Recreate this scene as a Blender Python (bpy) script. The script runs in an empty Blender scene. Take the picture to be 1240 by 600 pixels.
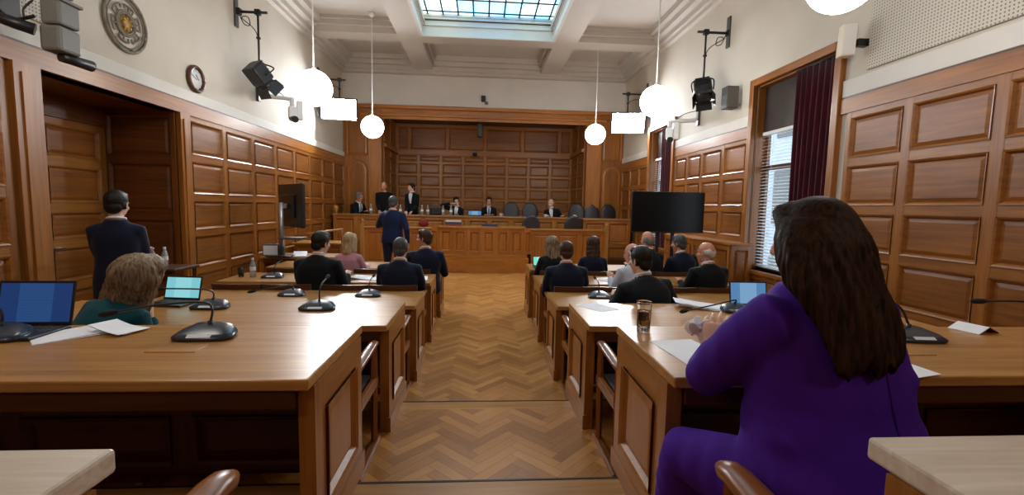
import bpy, bmesh, math, random
from mathutils import Vector, Matrix, Euler
random.seed(7)
S = bpy.context.scene
COL = S.collection
PI = math.pi
V = Vector

def lin(r, g, b):
    f = lambda c: (c/255/12.92) if c/255 <= .04045 else ((c/255+.055)/1.055)**2.4
    return (f(r), f(g), f(b), 1)

# ------------------------------------------------------------------ mesh builder
class MB:
    def __init__(s):
        s.v = []; s.f = []; s.m = []; s.s = []
    def add(s, vs, fs, mat=0, smooth=False, M=None):
        o = len(s.v)
        for p in vs:
            s.v.append(tuple(M @ V(p)) if M is not None else tuple(p))
        for f in fs:
            s.f.append([i+o for i in f]); s.m.append(mat); s.s.append(smooth)
        return s
    def merge(s, other, M=None, mat=None):
        o = len(s.v)
        for p in other.v: s.v.append(tuple(M @ V(p)) if M is not None else p)
        for f, m, sm in zip(other.f, other.m, other.s):
            s.f.append([i+o for i in f]); s.m.append(m if mat is None else mat); s.s.append(sm)
        return s
    def box(s, x0, x1, y0, y1, z0, z1, mat=0, bev=0, M=None, seg=2):
        if bev <= 0:
            vs = [(x, y, z) for z in (z0, z1) for y in (y0, y1) for x in (x0, x1)]
            return s.add(vs, [(0,2,3,1),(4,5,7,6),(0,1,5,4),(2,6,7,3),(0,4,6,2),(1,3,7,5)], mat, False, M)
        bm = bmesh.new(); bmesh.ops.create_cube(bm, size=1)
        for v in bm.verts:
            v.co = V(((x0+x1)/2+v.co.x*(x1-x0), (y0+y1)/2+v.co.y*(y1-y0), (z0+z1)/2+v.co.z*(z1-z0)))
        bmesh.ops.bevel(bm, geom=bm.edges[:], offset=bev, segments=seg, affect='EDGES', profile=.5)
        bm.verts.index_update()
        s.add([v.co[:] for v in bm.verts], [[v.index for v in f.verts] for f in bm.faces], mat, False, M)
        bm.free(); return s
    def obox(s, c, size, rot=(0,0,0), mat=0, bev=0):
        M = Matrix.Translation(V(c)) @ Euler(rot).to_matrix().to_4x4()
        a, b, d = [q/2 for q in size]
        return s.box(-a, a, -b, b, -d, d, mat, bev, M)
    def tube(s, pts, r, seg=10, mat=0, smooth=True, round_ends=False, sq=1.0):
        pts = [V(p) for p in pts]; n = len(pts)
        rs = list(r) if hasattr(r, '__len__') else [r]*n
        if round_ends:
            d0 = (pts[0]-pts[1]).normalized(); d1 = (pts[-1]-pts[-2]).normalized()
            a = []; ra = []
            for t in (80, 55, 28): a.append(pts[0]+d0*rs[0]*math.sin(math.radians(t))); ra.append(rs[0]*math.cos(math.radians(t)))
            b = []; rb = []
            for t in (28, 55, 80): b.append(pts[-1]+d1*rs[-1]*math.sin(math.radians(t))); rb.append(rs[-1]*math.cos(math.radians(t)))
            pts = a+pts+b; rs = ra+rs+rb; n = len(pts)
        t = (pts[1]-pts[0]).normalized()
        up = V((0,0,1)) if abs(t.z) < .9 else V((0,1,0))
        nx = t.cross(up).normalized()
        vs = []
        for i, p in enumerate(pts):
            if i == 0: tt = (pts[1]-pts[0])
            elif i == n-1: tt = (pts[-1]-pts[-2])
            else: tt = (pts[i+1]-pts[i]).normalized()+(pts[i]-pts[i-1]).normalized()
            if tt.length < 1e-9: tt = t
            tt.normalize()
            nx = (nx - tt*nx.dot(tt))
            if nx.length < 1e-6: nx = tt.orthogonal()
            nx.normalize(); ny = tt.cross(nx)
            for k in range(seg):
                a = 2*PI*k/seg
                vs.append(p + nx*math.cos(a)*rs[i] + ny*math.sin(a)*rs[i]*sq)
        fs = []
        for i in range(n-1):
            for k in range(seg):
                a = i*seg+k; b = i*seg+(k+1) % seg
                fs.append((a, b, b+seg, a+seg))
        s.add(vs, fs, mat, smooth)
        s.add([], []);
        o = len(s.v)-len(vs)
        s.f.append([o+k for k in range(seg)][::-1]); s.m.append(mat); s.s.append(smooth and round_ends)
        s.f.append([o+(n-1)*seg+k for k in range(seg)]); s.m.append(mat); s.s.append(smooth and round_ends)
        return s
    def cyl(s, p0, p1, r0, r1=None, seg=20, mat=0):
        return s.tube([p0, p1], [r0, r0 if r1 is None else r1], seg, mat)
    def lathe(s, prof, seg=24, mat=0, M=None, smooth=True):
        n = len(prof); vs = []; fs = []
        for r, z in prof:
            for k in range(seg):
                a = 2*PI*k/seg; vs.append((r*math.cos(a), r*math.sin(a), z))
        for i in range(n-1):
            for k in range(seg):
                a = i*seg+k; b = i*seg+(k+1) % seg
                fs.append((a, b, b+seg, a+seg))
        fs.append([k for k in range(seg)][::-1]); fs.append([(n-1)*seg+k for k in range(seg)])
        return s.add(vs, fs, mat, smooth, M)
    def ell(s, c, r, rot=None, mat=0, seg=20, rings=12):
        M = Matrix.Translation(V(c))
        if rot: M = M @ Euler(rot).to_matrix().to_4x4()
        vs = [(0,0,-r[2])]; fs = []
        for i in range(1, rings):
            a = -PI/2+PI*i/rings
            for k in range(seg):
                b = 2*PI*k/seg
                vs.append((r[0]*math.cos(a)*math.cos(b), r[1]*math.cos(a)*math.sin(b), r[2]*math.sin(a)))
        vs.append((0,0,r[2]))
        for k in range(seg): fs.append((0, 1+(k+1) % seg, 1+k))
        for i in range(rings-2):
            for k in range(seg):
                a = 1+i*seg+k; b = 1+i*seg+(k+1) % seg
                fs.append((a, b, b+seg, a+seg))
        e = len(vs)-1; o = 1+(rings-2)*seg
        for k in range(seg): fs.append((o+k, o+(k+1) % seg, e))
        return s.add(vs, fs, mat, True, M)
    def loft(s, rings, mat=0, smooth=True, cap=True):
        n = len(rings); k = len(rings[0]); vs = [p for r in rings for p in r]; fs = []
        for i in range(n-1):
            for j in range(k):
                a = i*k+j; b = i*k+(j+1) % k
                fs.append((a, b, b+k, a+k))
        if cap:
            fs.append(list(range(k))[::-1]); fs.append([(n-1)*k+j for j in range(k)])
        return s.add(vs, fs, mat, smooth)
    def prism(s, poly, h0, h1, M=None, mat=0):
        n = len(poly)
        vs = [(x, y, h0) for x, y in poly]+[(x, y, h1) for x, y in poly]
        fs = [list(range(n))[::-1], [n+i for i in range(n)]]+[(i, (i+1) % n, n+(i+1) % n, n+i) for i in range(n)]
        return s.add(vs, fs, mat, False, M)
    def build(s, name, mats, parent=None, loc=None, recalc=True):
        me = bpy.data.meshes.new(name)
        me.from_pydata([tuple(p) for p in s.v], [], s.f)
        if not isinstance(mats, (list, tuple)): mats = [mats]
        for m in mats: me.materials.append(m)
        me.polygons.foreach_set('material_index', s.m)
        me.polygons.foreach_set('use_smooth', s.s)
        if recalc:
            bm = bmesh.new(); bm.from_mesh(me); bmesh.ops.recalc_face_normals(bm, faces=bm.faces[:]); bm.to_mesh(me); bm.free()
        me.update()
        o = bpy.data.objects.new(name, me); COL.objects.link(o)
        if parent: o.parent = parent
        if loc is not None: o.location = loc
        return o

def remesh(mb, vox, it=4, fac=.5):
    me = bpy.data.meshes.new('tmp'); me.from_pydata([tuple(p) for p in mb.v], [], mb.f)
    bm = bmesh.new(); bm.from_mesh(me); bmesh.ops.recalc_face_normals(bm, faces=bm.faces[:]); bm.to_mesh(me); bm.free()
    o = bpy.data.objects.new('tmp', me)
    COL.objects.link(o)
    m = o.modifiers.new('r', 'REMESH'); m.mode = 'VOXEL'; m.voxel_size = vox; m.adaptivity = 0
    if it:
        q = o.modifiers.new('s', 'SMOOTH'); q.factor = fac; q.iterations = it
    dg = bpy.context.evaluated_depsgraph_get()
    e = o.evaluated_get(dg); em = e.to_mesh()
    r = MB(); r.v = [tuple(v.co) for v in em.vertices]; r.f = [list(p.vertices) for p in em.polygons]
    r.m = [0]*len(r.f); r.s = [True]*len(r.f)
    e.to_mesh_clear(); bpy.data.objects.remove(o); bpy.data.meshes.remove(me)
    return r

def tag(o, label=None, cat=None, group=None, kind=None):
    if label: o['label'] = label
    if cat: o['category'] = cat
    if group: o['group'] = group
    if kind: o['kind'] = kind
    return o
def thing(name, label, cat, loc=(0,0,0), rz=0, group=None):
    o = bpy.data.objects.new(name, None); COL.objects.link(o)
    o.location = loc; o.rotation_euler = (0,0,rz); o.empty_display_size = .1
    return tag(o, label, cat, group)
def struct(o): o['kind'] = 'structure'; return o
def dup(root, loc, rz, label, group=None):
    kids = list(root.children)
    r = root.copy(); COL.objects.link(r); r.location = loc; r.rotation_euler = (0,0,rz); r['label'] = label
    if group: r['group'] = group
    for ch in kids:
        c = ch.copy(); COL.objects.link(c); c.parent = r
        for g in list(ch.children):
            d = g.copy(); COL.objects.link(d); d.parent = c
    return r

# ------------------------------------------------------------------ materials
class NT:
    def __init__(s, name):
        s.m = bpy.data.materials.new(name); s.m.use_nodes = True
        s.t = s.m.node_tree; s.b = s.t.nodes['Principled BSDF']
    def n(s, typ, **kw):
        d = s.t.nodes.new(typ)
        for k, v in kw.items(): setattr(d, k, v)
        return d
    def l(s, a, b): s.t.links.new(a, b)
    def math(s, op, a, b=None, c=None):
        d = s.n('ShaderNodeMath', operation=op)
        for i, x in enumerate((a, b, c)):
            if x is None: continue
            if isinstance(x, (int, float)): d.inputs[i].default_value = x
            else: s.l(x, d.inputs[i])
        return d.outputs[0]
def plain(name, col, rough=.5, metal=0, spec=.5, emit=None, es=0, trans=0, ior=1.45, coat=0, sheen=0):
    q = NT(name); b = q.b
    b.inputs['Base Color'].default_value = col; b.inputs['Roughness'].default_value = rough
    b.inputs['Metallic'].default_value = metal; b.inputs['Specular IOR Level'].default_value = spec
    b.inputs['Transmission Weight'].default_value = trans; b.inputs['IOR'].default_value = ior
    b.inputs['Coat Weight'].default_value = coat; b.inputs['Sheen Weight'].default_value = sheen
    if emit: b.inputs['Emission Color'].default_value = emit; b.inputs['Emission Strength'].default_value = es
    return q.m
def noisy(name, c1, c2, scale=(20,20,20), rough=.5, bump=0, detail=4, spec=.5, sheen=0, dist=.01, metal=0):
    q = NT(name); tc = q.n('ShaderNodeTexCoord'); mp = q.n('ShaderNodeMapping'); mp.inputs['Scale'].default_value = scale
    q.l(tc.outputs['Object'], mp.inputs['Vector'])
    no = q.n('ShaderNodeTexNoise'); no.inputs['Detail'].default_value = detail; no.inputs['Scale'].default_value = 1
    q.l(mp.outputs[0], no.inputs['Vector'])
    cr = q.n('ShaderNodeValToRGB'); cr.color_ramp.elements[0].position = .3; cr.color_ramp.elements[1].position = .7
    cr.color_ramp.elements[0].color = c1; cr.color_ramp.elements[1].color = c2
    q.l(no.outputs[0], cr.inputs[0]); q.l(cr.outputs[0], q.b.inputs['Base Color'])
    q.b.inputs['Roughness'].default_value = rough; q.b.inputs['Specular IOR Level'].default_value = spec
    q.b.inputs['Sheen Weight'].default_value = sheen; q.b.inputs['Metallic'].default_value = metal
    if bump:
        bp = q.n('ShaderNodeBump'); bp.inputs['Strength'].default_value = bump; bp.inputs['Distance'].default_value = dist
        q.l(no.outputs[0], bp.inputs['Height']); q.l(bp.outputs[0], q.b.inputs['Normal'])
    return q.m
def wood(name, dark, light, axis, rough=.35, fine=26, spec=.5, coat=0.0):
    q = NT(name); tc = q.n('ShaderNodeTexCoord'); mp = q.n('ShaderNodeMapping')
    sc = [fine, fine, fine]; sc['xyz'.index(axis)] = fine*.05
    mp.inputs['Scale'].default_value = sc; q.l(tc.outputs['Object'], mp.inputs['Vector'])
    no = q.n('ShaderNodeTexNoise'); no.inputs['Scale'].default_value = 1; no.inputs['Detail'].default_value = 6; no.inputs['Roughness'].default_value = .62; no.inputs['Distortion'].default_value = .6
    q.l(mp.outputs[0], no.inputs['Vector'])
    m2 = q.n('ShaderNodeMapping'); s2 = [3, 3, 3]; s2['xyz'.index(axis)] = .7
    m2.inputs['Scale'].default_value = s2; q.l(tc.outputs['Object'], m2.inputs['Vector'])
    n2 = q.n('ShaderNodeTexNoise'); n2.inputs['Scale'].default_value = 1; n2.inputs['Detail'].default_value = 2
    q.l(m2.outputs[0], n2.inputs['Vector'])
    h = q.math('ADD', q.math('MULTIPLY', no.outputs[0], .65), q.math('MULTIPLY', n2.outputs[0], .35))
    cr = q.n('ShaderNodeValToRGB'); e = cr.color_ramp.elements
    e[0].position = .33; e[0].color = dark; e[1].position = .66; e[1].color = light
    q.l(h, cr.inputs[0]); q.l(cr.outputs[0], q.b.inputs['Base Color'])
    q.b.inputs['Roughness'].default_value = rough; q.b.inputs['Specular IOR Level'].default_value = spec
    q.b.inputs['Coat Weight'].default_value = coat; q.b.inputs['Coat Roughness'].default_value = .2
    bp = q.n('ShaderNodeBump'); bp.inputs['Strength'].default_value = .12; bp.inputs['Distance'].default_value = .004
    q.l(no.outputs[0], bp.inputs['Height']); q.l(bp.outputs[0], q.b.inputs['Normal'])
    return q.m

def parquet():
    q = NT('parquet_herringbone'); tc = q.n('ShaderNodeTexCoord'); sp = q.n('ShaderNodeSeparateXYZ'); q.l(tc.outputs['Object'], sp.inputs[0])
    w = .07; n = 5; k = .70710678/w
    X, Y = sp.outputs[0], sp.outputs[1]
    p = q.math('ADD', q.math('MULTIPLY', q.math('ADD', X, Y), k), 500.0)
    r = q.math('ADD', q.math('MULTIPLY', q.math('SUBTRACT', Y, X), k), 500.0)
    i = q.math('FLOOR', p); j = q.math('FLOOR', r)
    fp = q.math('FRACT', p); fr = q.math('FRACT', r)
    kk = q.math('FLOORED_MODULO', q.math('ADD', q.math('SUBTRACT', i, j), .25), 2.0*n)
    kk = q.math('FLOOR', kk)
    hor = q.math('LESS_THAN', kk, n-.5)
    # horizontal plank
    idx1 = q.math('SUBTRACT', i, kk); u1 = q.math('ADD', kk, fp)
    k2 = q.math('SUBTRACT', 2.0*n-1, kk)
    idy2 = q.math('SUBTRACT', j, k2); u2 = q.math('ADD', k2, fr)
    def mix(a, b):   # hor ? a : b
        return q.math('ADD', q.math('MULTIPLY', a, hor), q.math('MULTIPLY', b, q.math('SUBTRACT', 1.0, hor)))
    ida = mix(idx1, i); idb = mix(j, idy2); U = mix(u1, u2); W = mix(fr, fp)
    cb = q.n('ShaderNodeCombineXYZ'); q.l(ida, cb.inputs[0]); q.l(idb, cb.inputs[1]); q.l(hor, cb.inputs[2])
    wn = q.n('ShaderNodeTexWhiteNoise'); wn.noise_dimensions = '3D'; q.l(cb.outputs[0], wn.inputs['Vector'])
    # grain
    cg = q.n('ShaderNodeCombineXYZ'); q.l(q.math('MULTIPLY', U, .35), cg.inputs[0]); q.l(q.math('MULTIPLY', W, 3.0), cg.inputs[1]); q.l(q.math('MULTIPLY', wn.outputs[0], 90.0), cg.inputs[2])
    no = q.n('ShaderNodeTexNoise'); no.inputs['Scale'].default_value = 1.6; no.inputs['Detail'].default_value = 5; q.l(cg.outputs[0], no.inputs['Vector'])
    v = q.math('ADD', q.math('MULTIPLY', wn.outputs[0], .62), q.math('MULTIPLY', no.outputs[0], .38))
    cr = q.n('ShaderNodeValToRGB'); e = cr.color_ramp.elements
    e[0].position = .1; e[0].color = lin(146, 92, 40); e[1].position = .9; e[1].color = lin(200, 142, 76)
    m = cr.color_ramp.elements.new(.5); m.color = lin(176, 118, 58)
    q.l(v, cr.inputs[0])
    # joints
    eu = q.math('MINIMUM', U, q.math('SUBTRACT', float(n), U)); ew = q.math('MINIMUM', W, q.math('SUBTRACT', 1.0, W))
    jd = q.math('MINIMUM', eu, ew); jm = q.math('LESS_THAN', jd, .03)
    mx = q.n('ShaderNodeMix', data_type='RGBA'); q.l(q.math('MULTIPLY', jm, .42), mx.inputs[0]); q.l(cr.outputs[0], mx.inputs[6]); mx.inputs[7].default_value = lin(70, 42, 20)
    # broad wear
    n3 = q.n('ShaderNodeTexNoise'); n3.inputs['Scale'].default_value = .9; n3.inputs['Detail'].default_value = 3; q.l(tc.outputs['Object'], n3.inputs['Vector'])
    q.l(mx.outputs[2], q.b.inputs['Base Color'])
    q.l(q.math('ADD', q.math('MULTIPLY', n3.outputs[0], .3), .22), q.b.inputs['Roughness'])
    return q.m

M = {}
OD, OL = lin(98, 48, 14), lin(150, 84, 32)
for a in 'xyz':
    M['oak_'+a] = wood('oak_panelling_'+a, lin(100, 57, 18), lin(154, 94, 36), a, .38)
    M['stile_'+a] = wood('oak_stile_'+a, lin(112, 65, 21), lin(168, 106, 43), a, .36)
    M['dais_'+a] = wood('oak_dais_'+a, lin(142, 82, 28), lin(186, 120, 52), a, .36)
    M['top_'+a] = wood('oak_desktop_'+a, lin(140, 94, 44), lin(190, 138, 76), a, .3, 22)
    M['desk_'+a] = wood('oak_desk_side_'+a, lin(124, 76, 28), lin(170, 112, 50), a, .38)
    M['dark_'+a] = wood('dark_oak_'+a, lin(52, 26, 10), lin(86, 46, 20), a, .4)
    M['chair_'+a] = wood('chair_wood_'+a, lin(104, 58, 22), lin(150, 90, 38), a, .32)
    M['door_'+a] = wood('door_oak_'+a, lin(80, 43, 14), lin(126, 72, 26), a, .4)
for a in 'xy': M['worn_'+a] = wood('worn_desktop_'+a, lin(182, 164, 142), lin(220, 208, 192), a, .3, 34)  # nearest desktops: pale reflection painted into the wood colour
M['plaster'] = noisy('cream_plaster', lin(190, 182, 168), lin(200, 192, 179), (1.2,1.2,1.2), .85, 0)
M['plaster_white'] = noisy('white_plaster', lin(204, 200, 193), lin(214, 210, 203), (1.2,1.2,1.2), .8, 0)
M['ceiling'] = noisy('ceiling_paint', lin(186, 178, 169), lin(196, 189, 180), (1,1,1), .85, 0)
M['parquet'] = parquet()
M['edge_shadow'] = plain('step_shadow', lin(48, 38, 30), .5)
M['black'] = plain('black_plastic', (.012,.012,.014,1), .38)
M['blackmetal'] = plain('black_metal', (.02,.02,.022,1), .45, .3)
M['void'] = plain('matt_black', (.008,.008,.008,1), .9)
M['micbody'] = plain('mic_unit_plastic', (.02,.03,.05,1), .28, 0, .6)
M['foam'] = noisy('foam_windshield', (.006,.006,.007,1), (.012,.012,.013,1), (300,300,300), .95, .4)
M['grey'] = plain('grey_plastic', lin(108, 106, 100), .5)
M['greydark'] = plain('dark_grey_plastic', lin(74, 74, 72), .5)
M['steel'] = plain('brushed_steel', lin(170, 172, 174), .35, .8)
M['whiteplastic'] = plain('white_plastic', lin(226, 226, 224), .4)
M['creamplastic'] = plain('cream_plastic', lin(228, 216, 198), .5)
M['paper'] = noisy('paper', lin(226, 230, 236), lin(238, 240, 244), (6,6,6), .8)
M['label'] = plain('white_label', lin(220, 226, 232), .6)
M['glass'] = plain('clear_glass', (1,1,1,1), .02, 0, .5, None, 0, 1.0, 1.45)
M['water'] = plain('water', (1,1,1,1), .0, 0, .5, None, 0, 1.0, 1.33)
M['screen_off'] = plain('dark_screen', (.005,.005,.006,1), .3, 0, .25)
M['brass'] = plain('brass', lin(190, 150, 80), .3, .9)
M['leather'] = noisy('dark_leather', lin(44, 40, 46), lin(58, 54, 60), (60,60,60), .38, .15)
M['curtain'] = noisy('maroon_velvet', lin(52, 6, 18), lin(78, 12, 28), (30,30,3), .9, 0, 4, .2, .3)
M['globe'] = plain('opal_glass_lit', (1,1,1,1), .4, 0, .5, (1,.96,.90,1), 18.0)
M['flood'] = plain('floodlight_face_lit', (1,1,1,1), .4, 0, .5, (.88,.93,1,1), 170.0)
M['blind'] = plain('white_blind_slat', lin(232, 236, 238), .6)
M['red'] = plain('dark_red_cloth', lin(120, 20, 28), .7)

def screen(name, base, bars, strength):
    """a lit display: pale page blocks on a tinted ground, laid out across the panel"""
    q = NT(name); tc = q.n('ShaderNodeTexCoord'); sp = q.n('ShaderNodeSeparateXYZ'); q.l(tc.outputs['Generated'], sp.inputs[0])
    a = q.math('GREATER_THAN', sp.outputs[0], .26); b = q.math('LESS_THAN', sp.outputs[0], .74)
    m = q.math('MULTIPLY', a, b)
    wv = q.math('GREATER_THAN', q.math('FRACT', q.math('MULTIPLY', sp.outputs[2], 14.0)), .62)
    m2 = q.math('MULTIPLY', m, q.math('SUBTRACT', 1.0, q.math('MULTIPLY', wv, .25)))
    mx = q.n('ShaderNodeMix', data_type='RGBA'); q.l(m2, mx.inputs[0]); mx.inputs[6].default_value = base; mx.inputs[7].default_value = bars
    q.b.inputs['Base Color'].default_value = (.01,.01,.01,1); q.b.inputs['Roughness'].default_value = .2
    q.l(mx.outputs[2], q.b.inputs['Emission Color']); q.b.inputs['Emission Strength'].default_value = strength
    return q.m
M['scr_blue'] = screen('laptop_screen_blue', lin(26, 62, 118), lin(40, 84, 142), .6)
M['scr_cyan'] = screen('laptop_screen_cyan', lin(130, 205, 216), lin(150, 220, 228), .75)
M['scr_light'] = screen('laptop_screen_light_blue', lin(90, 140, 190), lin(130, 176, 214), .7)
M['scr_teal'] = screen('laptop_screen_teal', lin(120, 215, 190), lin(190, 240, 225), .9)

def thin_glass():
    q = NT('window_glass'); tr = q.n('ShaderNodeBsdfTransparent'); gl = q.n('ShaderNodeBsdfGlossy'); gl.inputs['Roughness'].default_value = .02
    lw = q.n('ShaderNodeLayerWeight'); lw.inputs[0].default_value = .5; fac = q.math('ADD', q.math('MULTIPLY', q.math('POWER', lw.outputs['Facing'], 5.0), .9), .04); mx = q.n('ShaderNodeMixShader')
    q.l(fac, mx.inputs[0]); q.l(tr.outputs[0], mx.inputs[1]); q.l(gl.outputs[0], mx.inputs[2]); q.l(mx.outputs[0], q.t.nodes['Material Output'].inputs[0])
    return q.m
M['pane'] = thin_glass()
def perforated():
    q = NT('perforated_acoustic_board'); tc = q.n('ShaderNodeTexCoord'); sp = q.n('ShaderNodeSeparateXYZ'); q.l(tc.outputs['Object'], sp.inputs[0])
    p = .032
    a = q.math('SUBTRACT', q.math('FRACT', q.math('DIVIDE', sp.outputs[1], p)), .5); b = q.math('SUBTRACT', q.math('FRACT', q.math('DIVIDE', sp.outputs[2], p)), .5)
    d = q.math('ADD', q.math('MULTIPLY', a, a), q.math('MULTIPLY', b, b)); m = q.math('LESS_THAN', d, .05)
    mx = q.n('ShaderNodeMix', data_type='RGBA'); q.l(m, mx.inputs[0]); mx.inputs[6].default_value = lin(198, 192, 180); mx.inputs[7].default_value = lin(112, 104, 92)
    q.l(mx.outputs[2], q.b.inputs['Base Color']); q.b.inputs['Roughness'].default_value = .85
    return q.m
M['perf'] = perforated()

def skypane():
    """leaded daylight panes: each pane its own pale tint, lit from behind by the sky"""
    q = NT('stained_skylight_glass'); tc = q.n('ShaderNodeTexCoord'); sp = q.n('ShaderNodeSeparateXYZ'); q.l(tc.outputs['Object'], sp.inputs[0])
    ix = q.math('FLOOR', q.math('DIVIDE', q.math('SUBTRACT', sp.outputs[0], SKX0), SKPX)); iy = q.math('FLOOR', q.math('DIVIDE', q.math('SUBTRACT', sp.outputs[1], SKY0), SKPY))
    cb = q.n('ShaderNodeCombineXYZ'); q.l(ix, cb.inputs[0]); q.l(iy, cb.inputs[1])
    wn = q.n('ShaderNodeTexWhiteNoise'); q.l(cb.outputs[0], wn.inputs['Vector'])
    cr = q.n('ShaderNodeValToRGB'); e = cr.color_ramp.elements; cr.color_ramp.interpolation = 'CONSTANT'
    e[0].position = 0; e[0].color = lin(120, 190, 240); e[1].position = .3; e[1].color = lin(190, 232, 250)
    for p, c in ((.5, lin(200, 240, 226)), (.68, lin(226, 244, 236)), (.84, lin(150, 205, 245))):
        z = e.new(p); z.color = c
    q.l(wn.outputs[0], cr.inputs[0])
    q.l(cr.outputs[0], q.b.inputs['Emission Color']); q.b.inputs['Emission Strength'].default_value = SKYE
    q.b.inputs['Base Color'].default_value = (.5,.6,.7,1); q.b.inputs['Roughness'].default_value = .2
    return q.m
SKX0, SKY0, SKPX, SKPY, SKYE = -1.3, 4.6, .35, .62, 2.6
M['skypane'] = skypane()

# ------------------------------------------------------------------ camera
def camR(yaw, pit, rol):
    B = Matrix(((1,0,0),(0,0,-1),(0,1,0)))
    c, s = math.cos(yaw), math.sin(yaw); Ry = Matrix(((c,0,-s),(0,1,0),(s,0,c)))
    c, s = math.cos(pit), math.sin(pit); Rp = Matrix(((1,0,0),(0,c,-s),(0,s,c)))
    c, s = math.cos(rol), math.sin(rol); Rr = Matrix(((c,-s,0),(s,c,0),(0,0,1)))
    return Rr @ Rp @ Ry @ B
CR = camR(*[math.radians(a) for a in (3.86, 5.17, 1.14)])
cam = bpy.data.cameras.new('camera'); co = bpy.data.objects.new('camera', cam); COL.objects.link(co)
m3 = Matrix((CR[0], -CR[1], -CR[2])).transposed()
co.matrix_world = Matrix.Translation((0,0,1.67)) @ m3.to_4x4()
cam.sensor_width = 36; cam.lens = 36*551/1240; cam.clip_start = .02; cam.clip_end = 200
S.camera = co
S.view_settings.view_transform = 'Standard'; S.view_settings.look = 'None'
S.view_settings.gamma = 1; S.view_settings.use_curve_mapping = False
S.view_settings.exposure = 0.25
S.cycles.use_denoising = True
S.cycles.max_bounces = 8; S.cycles.diffuse_bounces = 4; S.cycles.glossy_bounces = 3; S.cycles.transmission_bounces = 10
S.cycles.caustics_reflective = False; S.cycles.caustics_refractive = False
S.cycles.sample_clamp_indirect = 6
# ------------------------------------------------------------------ the room
XL, XR, YB, YA = -4.1, 4.3, 13.9, 16.1      # side walls, back wall plane, back of the apse
YN = -2.2                                    # wall behind the camera
ZW, ZC = 3.01, 5.55                          # wainscot top, ceiling beams
P2, P1, P0 = .145, .30, .50                  # platforms of the rows nearer the camera
AL, AR = -.62, .74                           # aisle edges

def pmap(o, U, N):
    o, U, N = V(o), V(U), V(N)
    return lambda u, z, n: o+U*u+V((0,0,1))*z+N*n
def ubox(mb, f, u0, u1, z0, z1, n0, n1, mat=0):
    vs = [f(u, z, n) for n in (n0, n1) for z in (z0, z1) for u in (u0, u1)]
    mb.add(vs, [(0,2,3,1),(4,5,7,6),(0,1,5,4),(2,6,7,3),(0,4,6,2),(1,3,7,5)], mat)
def rect(f, u0, u1, z0, z1, n): return [f(u0,z0,n), f(u1,z0,n), f(u1,z1,n), f(u0,z1,n)]
def ring(mb, a, b, mat): mb.add(a+b, [(i, (i+1) % 4, 4+(i+1) % 4, 4+i) for i in range(4)], mat)
def raised(mb, f, u0, u1, z0, z1, mm=1, mp=2, n_in=.012, d=.026):
    """moulding and raised field that fill one opening of a panelled frame"""
    k = min(.03, (u1-u0)*.1)
    ring(mb, rect(f, u0, u1, z0, z1, d+.012), rect(f, u0+k*.5, u1-k*.5, z0+k*.5, z1-k*.5, d+.004), mm)
    ring(mb, rect(f, u0+k*.5, u1-k*.5, z0+k*.5, z1-k*.5, d+.004), rect(f, u0+k, u1-k, z0+k, z1-k, .002), mm)
    ring(mb, rect(f, u0+k, u1-k, z0+k, z1-k, .002), rect(f, u0+2.2*k, u1-2.2*k, z0+2.2*k, z1-2.2*k, n_in), mp)
    mb.add(rect(f, u0+2.2*k, u1-2.2*k, z0+2.2*k, z1-2.2*k, n_in), [(0,1,2,3)], mp)
def panelled(mb, f, us, zs, d=.026, sw=.055, rw=.05, back=True):
    """us, zs: centre lines of stiles and rails; materials 0 stile, 1 rail, 2 panel"""
    if back: ubox(mb, f, us[0], us[-1], zs[0], zs[-1], -.02, 0, 1)
    n = len(us)
    for i, u in enumerate(us):
        a = u if i == 0 else u-sw; b = u if i == n-1 else u+sw
        if i == 0: b = u+sw*1.2
        if i == n-1: a = u-sw*1.2
        ubox(mb, f, a, b, zs[0], zs[-1], 0, d+.002, 0)
    for i in range(n-1):
        a = us[i]+(sw if i else sw*1.2); b = us[i+1]-(sw if i < n-2 else sw*1.2)
        m = len(zs)
        for j, z in enumerate(zs):
            c = z if j == 0 else z-rw; e = z if j == m-1 else z+rw
            if j == 0: e = z+rw*1.4
            if j == m-1: c = z-rw*1.4
            ubox(mb, f, a, b, c, e, 0, d, 1)
        for j in range(m-1):
            c = zs[j]+(rw if j else rw*1.4); e = zs[j+1]-(rw if j < m-2 else rw*1.4)
            raised(mb, f, a, b, c, e, 1, 2, .014, d)
ROWS = [0.0, .17, .66, 1.20, 1.71, 2.26, 2.84]
WMY = lambda: [M['stile_z'], M['stile_y'], M['oak_y'], M['dark_y']]
WMX = lambda: [M['dais_z'], M['dais_x'], M['stile_x']]  # lighter oak for the apse, standing in for light it lacks

# floor: the low level and two raised platforms, with a board nosing on each
b = MB(); b.box(XL-1.2, XR, 3.45, YA, -.1, 0); struct(b.build('floor', M['parquet']))
b = MB(); b.box(XL, XR, 2.17, 3.31, -.1, P2); b.box(XL, XR, .1, 2.03, -.1, P1); b.box(XL, XR, YN, .1, -.1, P0)
struct(b.build('floor_platforms', M['parquet']))
for i, (y0, y1, z) in enumerate(((3.31, 3.45, P2), (2.03, 2.17, P1))):
    b = MB(); b.box(XL, XR, y0, y1-.012, -.1, z, 0); b.box(XL, XR, y1-.012, y1, -.1, z+.003, 1)  # thin dark strip paints the shadow line of the step
    struct(b.build('trim_%d' % (1+i), [M['top_x'], M['edge_shadow']]))

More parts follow.
